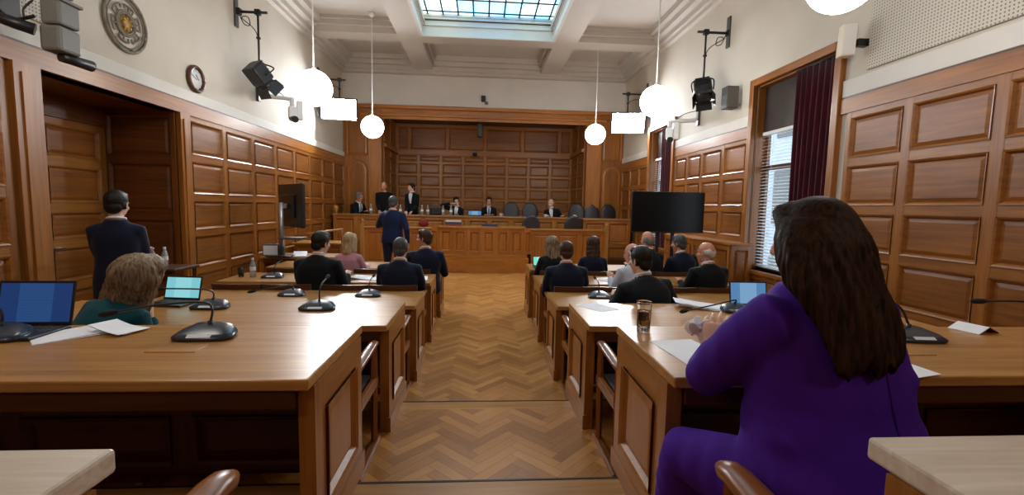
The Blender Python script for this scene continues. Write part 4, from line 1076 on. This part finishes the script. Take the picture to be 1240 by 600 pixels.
# little cameras over the apse
t = thing('dome_camera', 'tiny black camera on the white wall above the apse beam', 'camera', (.0, YB, 4.79))
b = MB(); b.box(-.06, .06, -.1, 0, -.05, .12, 0, .015); b.build('body', M['black'], t); b = MB(); b.box(.04, .14, -.06, 0, -.12, -.04, 0, .01); b.build('mount', M['grey'], t)
t = thing('ceiling_sensor', 'grey cylinder hanging in the apse below its ceiling', 'sensor', (-.1, 15.2, 4.42))
b = MB(); b.tube([(0, 0, -.5), (0, 0, -.1)], .1, 20); b.build('body', M['grey'], t); b = MB(); b.tube([(0, 0, -.1), (0, 0, 0)], .03, 12); b.build('stem', M['greydark'], t); b = MB(); b.tube([(0, 0, -.53), (0, 0, -.49)], [.06, .085], 16); b.build('lens', M['black'], t)
t = thing('apse_camera', 'small camera on the panelled apse wall under the grey cylinder', 'camera', (-.27, YA-.1, 3.46))
b = MB(); b.box(-.06, .06, -.12, 0, .0, .1, 0, .01); b.build('body', M['grey'], t); b = MB(); b.ell((0, -.09, -.04), (.07, .07, .07)); b.build('dome', M['black'], t)
# ------------------------------------------------------------------ people
def skinm(n, c): 
    return noisy(n, lin(*[max(0, int(x*.93)) for x in c]), lin(*c), (14,14,14), .5, .05, 3, .4)
M['skin1'] = skinm('skin_light', (226, 182, 160)); M['skin2'] = skinm('skin_rosy', (206, 146, 122)); M['skin3'] = skinm('skin_tan', (186, 134, 104))
M['eye'] = plain('eye', lin(40, 34, 32), .2)
def fabric(n, c, rough=.85, sheen=.25, s=1.12):
    return noisy(n, lin(*c), lin(*[min(255, int(x*s)+2) for x in c]), (9,9,9), rough, .12, 4, .2, sheen*.3, .02)
M['navy'] = fabric('navy_suit', (14, 19, 38)); M['navy2'] = fabric('bright_navy_suit', (18, 28, 60)); M['blacksuit'] = fabric('black_suit', (9, 11, 15)); M['char'] = fabric('charcoal_suit', (16, 19, 27))
M['teal'] = fabric('teal_knit', (12, 66, 78)); M['pink'] = fabric('dusty_pink_top', (170, 120, 128)); M['purple'] = fabric('purple_dress', (62, 20, 128), .85, 0, 1.12); M['stripe'] = fabric('pale_striped_shirt', (176, 178, 190))
M['shirt'] = plain('white_shirt', lin(216, 220, 228), .8); M['tie'] = plain('dark_tie', lin(60, 22, 34), .6); M['tiegreen'] = plain('green_tie', lin(26, 84, 70), .6)
M['shoe'] = plain('black_shoes', (.01,.01,.01,1), .35)
def hairm(n, a, b_, spec=.4): 
    return noisy(n, lin(*a), lin(*b_), (90, 90, 5), .5, .5, 5, spec*.6, 0, .006)
M['h_dark'] = hairm('dark_hair', (16, 12, 11), (32, 25, 22)); M['h_brown'] = hairm('brown_hair', (40, 25, 17), (78, 52, 36)); M['h_long'] = hairm('long_dark_brown_hair', (20, 13, 9), (62, 42, 30), .1)
M['h_blond'] = hairm('blonde_hair', (128, 100, 70), (196, 168, 130)); M['h_ash'] = hairm('ash_blonde_hair', (72, 58, 44), (158, 136, 108)); M['h_grey'] = hairm('grey_hair', (84, 82, 82), (142, 140, 140)); M['h_white'] = hairm('white_hair', (168, 164, 160), (214, 212, 208)); M['h_dkgrey'] = hairm('dark_grey_hair', (44, 44, 46), (88, 88, 90))

def head_template():
    b = MB()
    b.ell((0, -.014, .03), (.074, .094, .088)); b.ell((0, .028, -.035), (.058, .062, .072)); b.ell((0, .056, -.092), (.028, .024, .022))
    b.ell((0, .01, -.07), (.052, .06, .045))
    b.tube([(0, .084, .018), (0, .100, -.012), (0, .106, -.028)], [.009, .012, .014], 10, 0, True, True)
    for s in (-1, 1):
        b.ell((s*.012, .094, -.032), (.009, .009, .008)); b.tube([(s*.012, .080, .024), (s*.046, .068, .022)], .010, 8, 0, True, True)
        b.ell((s*.037, .064, -.026), (.024, .02, .02)); b.ell((s*.076, -.012, -.006), (.009, .020, .032), (0, 0, s*.35)); b.ell((s*.08, -.012, -.03), (.006, .01, .012))
    b.tube([(-.022, .080, -.056), (0, .090, -.055), (.022, .080, -.056)], .0065, 8, 0, True, True); b.tube([(-.018, .078, -.067), (0, .088, -.068), (.018, .078, -.067)], .007, 8, 0, True, True)
    return remesh(b, .0055, 3)
def hand_template(curl, spread=1.0):
    """right hand, wrist at the origin, fingers along +y, palm down, thumb toward -x"""
    b = MB()
    rings = []
    for y, w, h in ((-.012, .027, .020), (.0, .029, .019), (.03, .038, .015), (.06, .043, .014), (.085, .042, .012), (.092, .036, .009)):
        rings.append([(w*math.cos(a), y, h*math.sin(a)) for a in [2*PI*k/16 for k in range(16)]])
    b.loft(rings); b.ell((-.022, .03, -.006), (.017, .032, .013), (0, 0, .3))
    for x, L, sp, dy in ((-.032, .073, -.10, .082), (-.011, .081, -.02, .088), (.011, .074, .05, .086), (.031, .058, .13, .078)):
        p = V((x, dy-.012, 0)); a = 0; pts = [p]; d0 = V((math.sin(sp*spread), math.cos(sp*spread), 0))
        for k, fr in enumerate((.44, .32, .24)):
            a += curl*(1, 1.1, .7)[k]; d = d0*math.cos(a)+V((0,0,-1))*math.sin(a); p = p+d*L*fr; 
            if k == 0: p = p+d*.012
            pts.append(p)
        b.tube(pts, [.0095, .009, .0082, .0068], 10, 0, True, True)
    b.tube([(-.02, .018, -.004), (-.048, .050, -.014), (-.058, .078, -.022), (-.056, .100, -.028)], [.014, .011, .0098, .0075], 10, 0, True, True)
    return remesh(b, .0045, 2)
HEAD = head_template(); HANDS = {'relaxed': hand_template(.32), 'curled': hand_template(.75), 'flat': hand_template(.10)}

def hair_short(full=1.0):
    b = MB(); b.ell((0, -.024, .036), (.084, .098, .094)); b.ell((0, -.062, -.03), (.068, .048, .062)); b.ell((0, .035, .085), (.062, .045, .036))
    for s in (-1, 1): b.ell((s*.066, -.022, .0), (.019, .046, .048))
    return remesh(b, .006, 2)
def hair_bald():
    b = MB(); b.ell((0, -.07, -.022), (.066, .040, .056))
    for s in (-1, 1): b.ell((s*.064, -.034, -.004), (.018, .05, .036)); b.ell((s*.05, -.07, -.005), (.03, .03, .045))
    return remesh(b, .006, 2)
def hair_bob(L=.2, wide=1.0):
    b = MB(); b.ell((0, -.026, .036), (.092, .104, .100)); b.ell((0, .030, .086), (.066, .05, .04))
    n = 7
    for k in range(n):
        u = k/(n-1); b.ell((0, -.055-.02*u, .02-L*u), (.090*wide*(1-.12*u*u), .058, .06))
    for s in (-1, 1):
        for k in range(5): u = k/4; b.ell((s*(.074+.008*u)*wide, -.01-.012*u, .03-L*.85*u), (.022, .048, .05))
    m = remesh(b, .008, 3)
    for i, (x, y, z) in enumerate(m.v):
        a = math.atan2(y+.02, x); w = .003*math.sin(a*26+8*z)+.003*math.sin(a*11-20*z)
        m.v[i] = (x+w*math.cos(a), y+w*math.sin(a), z)
    return m
HAIR = {'short': hair_short(), 'bald': hair_bald(), 'bob': hair_bob(.17), 'long': hair_bob(.36), 'mid': hair_bob(.26, 1.08)}

def frame_to(p, d, up):
    """matrix whose +y runs along d and whose -z is the palm side"""
    d = V(d).normalized(); x = d.cross(V(up)).normalized(); z = x.cross(d)
    m = Matrix((x, d, z)).transposed().to_4x4(); m.translation = V(p); return m
def ik(sh, hd, l1, l2, hint):
    d = hd-sh; L = min(d.length, (l1+l2)*.995); u = d.normalized(); a = (l1*l1-l2*l2+L*L)/(2*L); h = math.sqrt(max(1e-6, l1*l1-a*a))
    n = V(hint)-u*V(hint).dot(u); n.normalize(); return sh+u*a+n*h, sh+u*L
def ering(c, rx, ry, ax, ay, n=24, p=.85):
    r = []
    for k in range(n):
        a = 2*PI*k/n; x, y = math.cos(a), math.sin(a)
        r.append(tuple(c+ax*rx*math.copysign(abs(x)**p, x)+ay*ry*math.copysign(abs(y)**p, y)))
    return r

def person(label, loc, yaw, pose='sit', lean=12, side=0, hair='short', hc='h_dark', skin='skin1', top='navy', bottom='blacksuit', handL=None, handR=None, head=(0,0,0), width=1.0, scale=1.0,
           collar=True, front=None, vox=.014, hintL=(-.3,-.6,-.7), hintR=(.3,-.6,-.7), face=False, seat=.46, palm=None, tail=.12, twist=0, hand='relaxed', hair_scale=1):
    t = thing('person', label, 'person', loc, yaw); t.scale = (scale,)*3
    hip = V((0, -.02, seat+.09)) if pose == 'sit' else V((0, 0, .94))
    Q = Matrix.Rotation(math.radians(-lean), 3, 'X') @ Matrix.Rotation(math.radians(side), 3, 'Y')
    ax0, ay0, az = Q @ V((1,0,0)), Q @ V((0,1,0)), Q @ V((0,0,1))
    tw = Matrix.Rotation(math.radians(twist), 3, az)
    ax, ay = tw @ ax0, tw @ ay0
    W = width
    prof = [(-.10,.165,.12),(-.02,.178,.128),(.10,.162,.112),(.20,.158,.108),(.32,.174,.118),(.39,.172,.114),(.435,.152,.100),(.475,.118,.086),(.51,.086,.074),(.54,.066,.064)]
    def torso(mb, inf, lo=-.2, hi=.6):
        rr = []
        for tt, rx, ry in prof:
            if lo <= tt <= hi:
                k = max(0, min(1, tt/.3)); X = (ax0*(1-k)+ax*k).normalized(); Y = (ay0*(1-k)+ay*k).normalized()
                rr.append(ering(hip+az*tt, rx*W+inf, ry*(W*.6+.4)+inf, X, Y))
        mb.loft(rr)
    neck = hip+az*.52
    hy, hp, hr = [math.radians(a) for a in head]
    HQ = Matrix.Rotation(hy, 3, 'Z') @ Matrix.Rotation(-hp, 3, 'X') @ Matrix.Rotation(hr, 3, 'Y')
    hc0 = neck+az*.062+HQ @ V((0, .018, .095)); HM = Matrix.Translation(hc0) @ HQ.to_4x4() @ Matrix.Scale(1.07, 4)
    sk = MB(); torso(sk, -.006)
    sk.tube([neck-az*.03, neck+az*.05, HM @ V((0, -.02, -.03))], [.062, .055, .056], 14, 0, True, True)
    jk = MB(); torso(jk, .012, -.3, .515)
    arms = []
    for s, hd, hint in ((-1, handL, hintL), (1, handR, hintR)):
        sh = hip+az*.415+ax*s*(.166*W)
        if hd is None: hd = (s*.16, .40, .80) if pose == 'sit' else (s*.25, .06, .80)
        el, wr = ik(sh, V(hd), .30, .265, V(hint))
        arms.append((s, sh, el, wr))
        sk.tube([sh-ax*s*.03, sh, el, wr], [.055, .05, .04, .026], 12, 0, True, True)
        m1 = sh.lerp(el, .5); m2 = el.lerp(wr, .5); c = el.lerp(wr, .93)
        jk.tube([sh-ax*s*.05+az*.012, sh+az*.004, m1, el, m2, c], [.075, .076*(.5+.5*W), .066*(.5+.5*W), .058, .05, .043], 14, 0, True, True)
    if collar: jk.tube([tuple(neck+az*(.004)+ax*.074*math.cos(a)+ay*.072*math.sin(a)) for a in [2*PI*k/16+PI*.62 for k in range(13)]], [.014]*13, 8, 0, True, True)
    tr = MB(); legs = []
    for s in (-1, 1):
        h0 = hip+V((s*.085*W, 0, -.03))
        if pose == 'sit': kn = V((s*.12*W, .42, seat+.07)); an = V((s*.12, .40, .10))
        elif pose == 'stand': kn = V((s*.09, .01, .50)); an = V((s*.10, -.03, .10))
        elif pose == 'step': kn = V((s*.09, .05*s+.02, .50)); an = V((s*.10, .10*s-.02, .10))
        sk.tube([h0, kn, an, an+V((0,.01,-.05))], [.08, .052, .036, .034], 12, 0, True, True)
        sk.tube([an+V((0,-.03,-.055)), an+V((0,.13,-.07))], [.03, .03], 10, 0, True, True)
        tr.tube([h0, h0.lerp(kn, .5), kn, kn.lerp(an, .5), an], [.098*W, .084*W, .068, .06, .052], 14, 0, True, True)
        legs.append(an)
    tr.loft([ering(hip+az*tt, rx*W+.006, ry+.006, ax0, ay0) for tt, rx, ry in prof[:3]])
    if pose != 'sit':
        jk.loft([ering(hip+az*tt, rx*W+g, ry+g, ax0, ay0) for tt, rx, ry, g in ((-tail, .172, .125, .018), (-.05, .176, .128, .016), (.05, .17, .12, .013))])
    body = remesh(sk, vox, 3)
    body.merge(HEAD, HM)
    for s, sh, el, wr in arms:
        d = wr-el; up = palm if palm else (V((0,0,1)) if abs(d.normalized().z) < .8 else V((-s, 0, 0)).cross(V((0,0,1)))*1.0+V((s,0,.01)))
        body.merge(HANDS[hand], frame_to(wr-d.normalized()*.004, d+V((0,0,-.0)), up) @ (Matrix.Scale(-1, 4, (1,0,0)) if s < 0 else Matrix.Identity(4)))
    bo = body.build('body', M[skin], t)
    remesh(jk, vox, 4).build('jacket' if collar else 'top', M[top], t)
    remesh(tr, vox, 4).build('trousers', M[bottom], t)
    if collar:
        b = MB(); b.tube([tuple(neck+az*(.024+.010*math.cos(a-PI*1.5))+ax*.066*math.cos(a)+ay*.066*math.sin(a)) for a in [2*PI*k/24 for k in range(25)]], .0125, 8, 0, True, False)
        b.build('shirt_collar', M['shirt'], t)
    if front:
        q = lambda u, w, o: tuple(hip+az*w+ax*u+ay*o)
        b = MB(); b.loft([[q(-.05, .51, .06), q(.05, .51, .06), q(.05, .51, .092), q(-.05, .51, .092)], [q(-.06, .44, .07), q(.06, .44, .07), q(.055, .44, .128), q(-.055, .44, .128)], [q(-.05, .36, .07), q(.05, .36, .07), q(.042, .36, .146), q(-.042, .36, .146)], [q(-.02, .2, .07), q(.02, .2, .07), q(.014, .2, .138), q(-.014, .2, .138)]], 0, False)
        b.build('shirt_front', M['shirt'], t)
        if front != 'plain':
            b = MB(); b.loft([[q(-.014, .505, .08), q(.014, .505, .08), q(.014, .505, .102), q(-.014, .505, .102)], [q(-.018, .44, .1), q(.018, .44, .1), q(.018, .44, .136), q(-.018, .44, .136)], [q(-.02, .36, .1), q(.02, .36, .1), q(.02, .36, .154), q(-.02, .36, .154)], [q(-.012, .2, .1), q(.012, .2, .1), q(.012, .2, .146), q(-.012, .2, .146)]], 0, False)
            b.build('tie', M[front], t)
    if hair: 
        h = MB().merge(HAIR[hair], HM @ Matrix.Scale(hair_scale, 4)); h.build('hair', M[hc], t)
    if face:
        for s in (-1, 1): b = MB(); b.ell((0, 0, 0), (.012, .010, .010), None, 0, 12, 8); o = b.build('eye', M['eye'], bo); o.matrix_local = HM @ Matrix.Translation((s*.030, .073, .004))
    for s, an in zip((-1, 1), legs):
        b = MB(); rr = []
        for y, w, h in ((-.075, .02, .03), (-.06, .036, .05), (0, .04, .05), (.08, .046, .036), (.15, .042, .026), (.185, .02, .016)):
            rr.append([(an.x+w*math.cos(a), an.y+y, max(0.0, h+h*math.sin(a))) for a in [2*PI*k/14 for k in range(14)]])
        b.loft(rr); b.build('shoe', M['shoe'], t)
    return t

# --- left side
person('person standing with folded arms, dark bobbed hair and navy jacket, before the door recess', (-3.42, 4.5, 0), .42, 'stand', 2, 0, 'short', 'h_dark', 'skin1', 'navy', 'blacksuit', (.08, .22, 1.16), (-.02, .27, 1.14), (-14, 6, 0), .98, 1.0, hintL=(-.6,-.2,-.9), hintR=(.6,-.2,-.9), tail=.2)
person('woman with ash blonde wavy hair in a teal top bending over the left desk', (-2.27, 2.60, P2), -.1, 'sit', 40, 10, 'mid', 'h_ash', 'skin1', 'teal', 'blacksuit', head=(-22, 0, 30), width=.92, collar=False, vox=.011, hair_scale=1.3, scale=.96)
person('man with short dark hair in a black suit, back turned, left side', (-1.86, 5.2, 0), -.12, 'sit', 12, 0, 'short', 'h_dark', 'skin1', 'blacksuit', 'blacksuit', (-.17, .40, .80), (.2, .40, .80), (-22, 8, 4), 1.24, hintL=(-.3,-.6,-.7), hintR=(.3,-.6,-.7))
person('woman with short blonde hair in a dusty pink top, left side', (-1.86, 6.42, 0), -.1, 'sit', 12, 0, 'bob', 'h_blond', 'skin1', 'pink', 'blacksuit', head=(-10, 6, 0), width=.92, scale=.93, collar=False)
person('man with cropped dark grey hair in a navy suit, back turned, left of the aisle', (-.93, 5.17, 0), 0, 'sit', 14, 0, 'short', 'h_dkgrey', 'skin2', 'navy', 'blacksuit', (-.16, .40, .80), (.18, .40, .80), (0, 8, 0), 1.2, .96, hintL=(-.3,-.6,-.7), hintR=(.3,-.6,-.7))
person('man in navy suit turning his head left, front left row at the aisle', (-.78, 6.4, 0), .15, 'sit', 8, 0, 'short', 'h_brown', 'skin2', 'navy', 'blacksuit', (-.14, .40, .80), (.22, .36, .82), (62, 0, 0), 1.22, .98, hintL=(-.3,-.6,-.7), hintR=(.3,-.6,-.7), face=True)
person('man in a bright navy suit standing in the aisle facing the judges', (-1.83, 9.5, 0), -.15, 'step', 3, 0, 'short', 'h_dkgrey', 'skin2', 'navy2', 'navy', (-.16, .34, 1.20), (.3, .02, .84), (-5, 6, 0), 1.15, 1.05, hintL=(-1,-.2,-.6), hintR=(.6,-.7,-.5))
# --- judges, facing the room
person('grey haired judge in a black gown seated at the far left, in profile', (-3.63, 13.42, PD), PI+1.0, 'sit', 14, 0, 'short', 'h_grey', 'skin2', 'blacksuit', 'blacksuit', (-.18, .42, .80), (.1, .44, .80), (4, 8, 0), 1.08, 1.02, front='tiegreen', face=True)
person('bald judge in a black gown standing behind the bench', (-2.8, 13.35, PD), PI, 'stand', 4, 0, 'bald', 'h_grey', 'skin2', 'blacksuit', 'blacksuit', (-.1, .25, .90), (.1, .25, .90), (0, 16, 0), 1.15, .96, face=True, collar=False)
person('dark haired judge in a black gown standing behind the bench', (-2.0, 13.35, PD), PI-.3, 'stand', 4, 0, 'short', 'h_dark', 'skin1', 'blacksuit', 'blacksuit', (-.1, .25, .90), (.1, .25, .90), (-25, 6, 0), 1.0, .95, front='plain', face=True)
person('dark haired judge resting a cheek on the hand, seated mid bench', (-.8, 13.4, PD), PI, 'sit', 14, -8, 'short', 'h_dark', 'skin1', 'blacksuit', 'blacksuit', (-.12, .40, .80), (.12, .22, 1.13), (8, 8, 12), 1.0, .97, front='plain', face=True)
person('dark haired judge with tie and white shirt beside the laptop on the bench', (.2, 13.4, PD), PI, 'sit', 8, 0, 'short', 'h_dark', 'skin2', 'blacksuit', 'blacksuit', (-.12, .40, .80), (.12, .4, .80), (0, 4, 0), 1.02, .97, front='tie', face=True)
person('bald judge in dark suit leaning sideways at the right end of the bench', (2.12, 13.42, PD), PI-.25, 'sit', 10, 8, 'bald', 'h_white', 'skin1', 'blacksuit', 'blacksuit', (-.3, .30, .82), (.16, .4, .80), (-14, 6, 0), 1.1, .96, front='plain', face=True)
# --- right side
person('woman with ash blonde hair in a dark jacket, front right row nearest the aisle', (1.02, 6.42, 0), 0, 'sit', 12, 0, 'mid', 'h_ash', 'skin1', 'blacksuit', 'blacksuit', head=(12, 6, 0), width=.95, scale=.93, collar=False)
person('man with short brown hair in a navy suit at the aisle, right side', (1.0, 5.17, 0), 0, 'sit', 13, 0, 'short', 'h_brown', 'skin2', 'navy', 'blacksuit', (-.16, .40, .80), (.18, .40, .80), (4, 10, 0), 1.2, .95, hintL=(-.3,-.6,-.7), hintR=(.3,-.6,-.7))
person('woman with long straight brown hair in front row right, beside the ash blonde woman', (1.62, 6.42, 0), 0, 'sit', 10, 0, 'long', 'h_brown', 'skin1', 'navy', 'blacksuit', head=(6, 4, 0), width=.95, scale=.93, collar=False)
person('man with thick dark hair and white collar in a dark suit, third row right', (1.53, 3.9, 0), .2, 'sit', 16, -4, 'short', 'h_dark', 'skin1', 'char', 'blacksuit', (-.16, .40, .82), (.26, .38, .80), (18, 6, 0), 1.22, 1.0, hintL=(-.5,-.5,-.7), hintR=(.5,-.55,-.7), vox=.012)
person('person with white hair in a pale striped shirt, head propped on a hand', (1.84, 5.2, 0), .25, 'sit', 20, 4, 'bald', 'h_white', 'skin2', 'stripe', 'blacksuit', (-.14, .40, .84), (.12, .28, 1.10), (20, 10, 6), 1.05, .95, collar=False)
person('balding man with pinkish scalp, front row right before the television', (2.44, 6.42, 0), .1, 'sit', 10, 0, 'bald', 'h_grey', 'skin2', 'char', 'blacksuit', head=(10, 4, 0), width=1.05, scale=1.0)
person('man with dark grey hair in a navy suit, front row right near the wall', (3.0, 6.42, 0), .25, 'sit', 12, -6, 'short', 'h_dkgrey', 'skin2', 'navy', 'blacksuit', head=(24, 6, 0), width=1.15, scale=.97, handR=(.24, .36, .8), hintR=(.5,-.5,-.7))
person('bald man with white fringe in a black suit, toward the right wall', (2.72, 5.17, 0), .2, 'sit', 10, 0, 'bald', 'h_white', 'skin2', 'blacksuit', 'blacksuit', (-.15, .40, .80), (.22, .38, .80), (26, 8, 0), 1.22, .96, hintL=(-.3,-.6,-.7), hintR=(.3,-.6,-.7))

# --- the woman in purple, nearest the camera
def lady():
    t = thing('person', 'woman with long brown hair in a purple dress seated with her back to the camera', 'person', (.98, 1.10, P1), 0)
    o = V((.98, 1.10, P1)); L = lambda x, y, z: V((x, y, z))-o
    # torso stations in world coordinates: centre, half width, half depth, yaw of the section
    st = [((1.03, 1.16, .74), .262, .20, .20), ((1.035, 1.18, .84), .282, .215, .22), ((1.03, 1.20, .95), .268, .205, .24), ((1.04, 1.24, 1.05), .252, .190, .25), ((1.045, 1.258, 1.13), .248, .174, .26),
          ((1.05, 1.27, 1.20), .250, .165, .28), ((1.042, 1.28, 1.28), .245, .155, .30), ((1.035, 1.288, 1.36), .222, .132, .30), ((1.02, 1.295, 1.42), .170, .098, .30), ((1.0, 1.30, 1.455), .095, .074, .30), ((.99, 1.30, 1.49), .064, .064, .30)]
    def tor(mb, inf, n0=0, n1=99):
        mb.loft([ering(L(*c), rx+inf, ry+inf, V((math.cos(y), math.sin(y), 0)), V((-math.sin(y), math.cos(y), 0)), 32, .92) for c, rx, ry, y in st[n0:n1]])
    shL, elL, wrL = L(.842, 1.235, 1.35), L(.752, 1.43, 1.118), L(.872, 1.615, 1.165)
    shR, elR, wrR = L(1.215, 1.34, 1.35), L(1.25, 1.57, 1.12), L(1.03, 1.69, 1.175)
    HQ = Matrix.Rotation(math.radians(34), 3, 'Z') @ Matrix.Rotation(math.radians(-8), 3, 'X') @ Matrix.Rotation(math.radians(-4), 3, 'Y')
    HM = Matrix.Translation(L(.985, 1.30, 1.585)) @ HQ.to_4x4()
    sk = MB(); tor(sk, -.012); sk.tube([L(1.0, 1.29, 1.43), HM @ V((0, -.02, -.04))], [.062, .056], 14, 0, True, True)
    for a, e, w in ((shL, elL, wrL), (shR, elR, wrR)): sk.tube([a, a.lerp(e, .5), e, e.lerp(w, .35), w], [.07, .066, .046, .045, .028], 14, 0, True, True)
    dr = MB(); tor(dr, .004, 0, 10)
    for s, a, e, w in ((-1, shL, elL, wrL), (1, shR, elR, wrR)):
        inn = a.lerp(L(1.03, 1.28, 1.30), .35)
        dr.tube([inn, a, a.lerp(e, .3), a.lerp(e, .65), e, e.lerp(w, .3), e.lerp(w, .62), e.lerp(w, .86)], [.085, .092, .090, .082, .066, .060, .05, .040], 18, 0, True, True)
    dr.ell(L(.93, 1.36, 1.19), (.11, .10, .11)); dr.ell(L(1.11, 1.41, 1.19), (.11, .10, .11))      # bust
    dr.ell(L(.85, 1.21, 1.03), (.075, .13, .07)); dr.ell(L(1.20, 1.24, 1.05), (.085, .13, .08)); dr.ell(L(1.19, 1.26, 1.19), (.10, .11, .055)); dr.ell(L(.90, 1.25, 1.19), (.10, .12, .05)); dr.ell(L(1.03, 1.10, .86), (.24, .14, .14))
    kn = []
    for s, h0, k, an in ((-1, L(.89, 1.20, .85), L(.735, 1.49, .81), L(.78, 1.60, .42)), (1, L(1.15, 1.22, .88), L(1.10, 1.58, .855), L(1.02, 1.62, .42))):
        sk.tube([h0, k, an, an+V((0, .01, -.06))], [.10, .066, .04, .036], 14, 0, True, True); sk.tube([an+V((0, -.03, -.075)), an+V((0, .14, -.09))], [.03, .03], 10, 0, True, True)
        m = k.lerp(an, .62)
        dr.tube([h0, h0.lerp(k, .5), k, k.lerp(m, .5), m], [.135, .118, .098, .10, .10], 18, 0, True, True); kn.append(an)
    body = remesh(sk, .011, 3); body.merge(HEAD, HM)
    # the two hands come together over a crumpled tissue
    for s, e, w, tgt in ((-1, elL, wrL, L(.905, 1.665, 1.26)), (1, elR, wrR, L(.90, 1.715, 1.22))):
        d = (tgt-w)
        up = V((-.5, -.75, .3)) if s < 0 else V((.3, -.4, .8))
        mm = frame_to(w-d.normalized()*.006, d, up) @ (Matrix.Scale(-1, 4, (1,0,0)) if s < 0 else Matrix.Identity(4))
        body.merge(HANDS['relaxed'], mm)
    bo = body.build('body', M['skin1'], t)
    d = remesh(dr, .010, 7, .5)
    # soft folds across the back and sleeves
    for i, p in enumerate(d.v):
        x, y, z = p; w = V(p)+o
        a = .0028*math.sin(w.z*48+w.x*13+2.2*math.sin(w.x*9))*max(0, min(1, (1.24-w.z)*5))*max(0, min(1, (w.z-.86)*6))
        c = .0018*math.sin((w.x-w.y)*60+w.z*35+2*math.sin(w.z*18))*max(0, min(1, (.9-w.x)*10))
        r = V((w.x-1.04, w.y-1.26, 0)); 
        if r.length > 1e-4: r.normalize()
        d.v[i] = (x+r.x*(a+c), y+r.y*(a+c), z)
    dd = d.build('dress', M['purple'], t)
    b = MB(); b.tube([L(*q) for q in ((1.09, 1.125, 1.26), (1.092, 1.105, 1.2), (1.098, 1.082, 1.12), (1.095, 1.05, 1.04), (1.085, 1.0, .95))], .0035, 6)
    b.build('back_seam', M['purple'], dd)
    # long hair: cap, curtain down the back, front strands
    h = MB()
    h.ell(HM @ V((0, -.020, .034)), (.100, .106, .098), (0, 0, math.radians(34)), 0, 28, 18); h.ell(HM @ V((0, .032, .082)), (.068, .05, .044), (0, 0, math.radians(34)))
    cur = [((.985, 1.275, 1.655), .104, .09), ((.982, 1.25, 1.59), .138, .10), ((.980, 1.225, 1.53), .150, .094), ((.985, 1.195, 1.47), .152, .082), ((1.003, 1.165, 1.42), .142, .066), ((1.017, 1.140, 1.37), .132, .052), ((1.026, 1.122, 1.32), .124, .042), ((1.028, 1.110, 1.28), .112, .034), ((1.026, 1.104, 1.258), .098, .022)]
    ay = .2
    h.loft([ering(L(*c), rx, ry, V((math.cos(ay), math.sin(ay), 0)), V((-math.sin(ay), math.cos(ay), 0)), 40, .95) for c, rx, ry in cur])
    for s in (-1, 1):
        h.tube([HM @ V((s*.03, .06, .095)), HM @ V((s*.078, .030, .055)), HM @ V((s*.090, .0, -.02)), HM @ V((s*.094, -.03, -.10)), HM @ V((s*.085, -.06, -.17))], [.026, .03, .034, .034, .03], 12, 0, True, True)
    m = remesh(h, .006, 5)
    for i, p in enumerate(m.v):
        q = HM.inverted() @ V(p); a = math.atan2(q.y+.03, q.x); f_ = max(0, min(1, (.08-q.z)*7))
        w = f_*(.0035*math.sin(a*30+6*math.sin(q.z*8))+.002*math.sin(a*71-q.z*12)+.004*math.sin(a*9+q.z*14))
        r = V(p)-V((HM @ V((0, -.03, q.z)))); r.z = 0
        if r.length > 1e-4: r.normalize()
        wz = p[2]+o.z; k = max(0, min(1, (1.34-wz)*10)); dz = k*(.014*math.sin((p[0]-p[1])*150)+.012*math.sin((p[0]+.4*p[1])*63+1)+.008*math.sin(p[0]*310))
        m.v[i] = (p[0]+r.x*w, p[1]+r.y*w, p[2]+dz)
    m.build('hair', M['h_long'], t)
    for s in (-1, 1):
        b = MB(); b.ell((0, 0, 0), (.012, .010, .010), None, 0, 14, 10); e = b.build('eye', M['eye'], bo); e.matrix_local = HM @ Matrix.Translation((s*.030, .073, .004))
    for an in kn:
        b = MB(); rr = []
        for y, w, hh in ((-.075, .02, .03), (-.06, .036, .05), (0, .04, .05), (.08, .046, .036), (.15, .042, .026), (.185, .02, .016)):
            rr.append([(an.x+w*math.cos(a), an.y+y, an.z-.12+max(0, hh+hh*math.sin(a))) for a in [2*PI*k/14 for k in range(14)]])
        b.loft(rr); b.build('shoe', M['shoe'], t)
    # tissue in the hands
    ts = MB(); rnd = random.Random(3)
    for k in range(16): ts.ell((rnd.uniform(-.035, .035), rnd.uniform(-.03, .03), rnd.uniform(-.035, .035)), (rnd.uniform(.012, .034), rnd.uniform(.004, .010), rnd.uniform(.012, .034)), (rnd.random()*3, rnd.random()*3, rnd.random()*3))
    m = remesh(ts, .004, 1)
    ob = m.build('tissue', M['paper'], None, (.862, 1.715, 1.20)); tag(ob, 'crumpled white tissue held in the hands of the woman in purple', 'tissue')
    b = MB(); b.box(-.036, .036, -.075, .075, 0, .009, 0, .003); b.box(-.033, .033, -.07, .07, .009, .0095); p = b.build('smartphone', M['black'], None, (.97, 1.86, Z1)); p.rotation_euler = (0, 0, -.6); tag(p, 'black smartphone lying under the hands of the woman in purple', 'phone')
lady()
# ------------------------------------------------------------------ daylight outside
wd = bpy.data.worlds.new('world'); S.world = wd; wd.use_nodes = True
bg = wd.node_tree.nodes['Background']; bg.inputs[0].default_value = (.72, .86, 1, 1); bg.inputs[1].default_value = 3.6
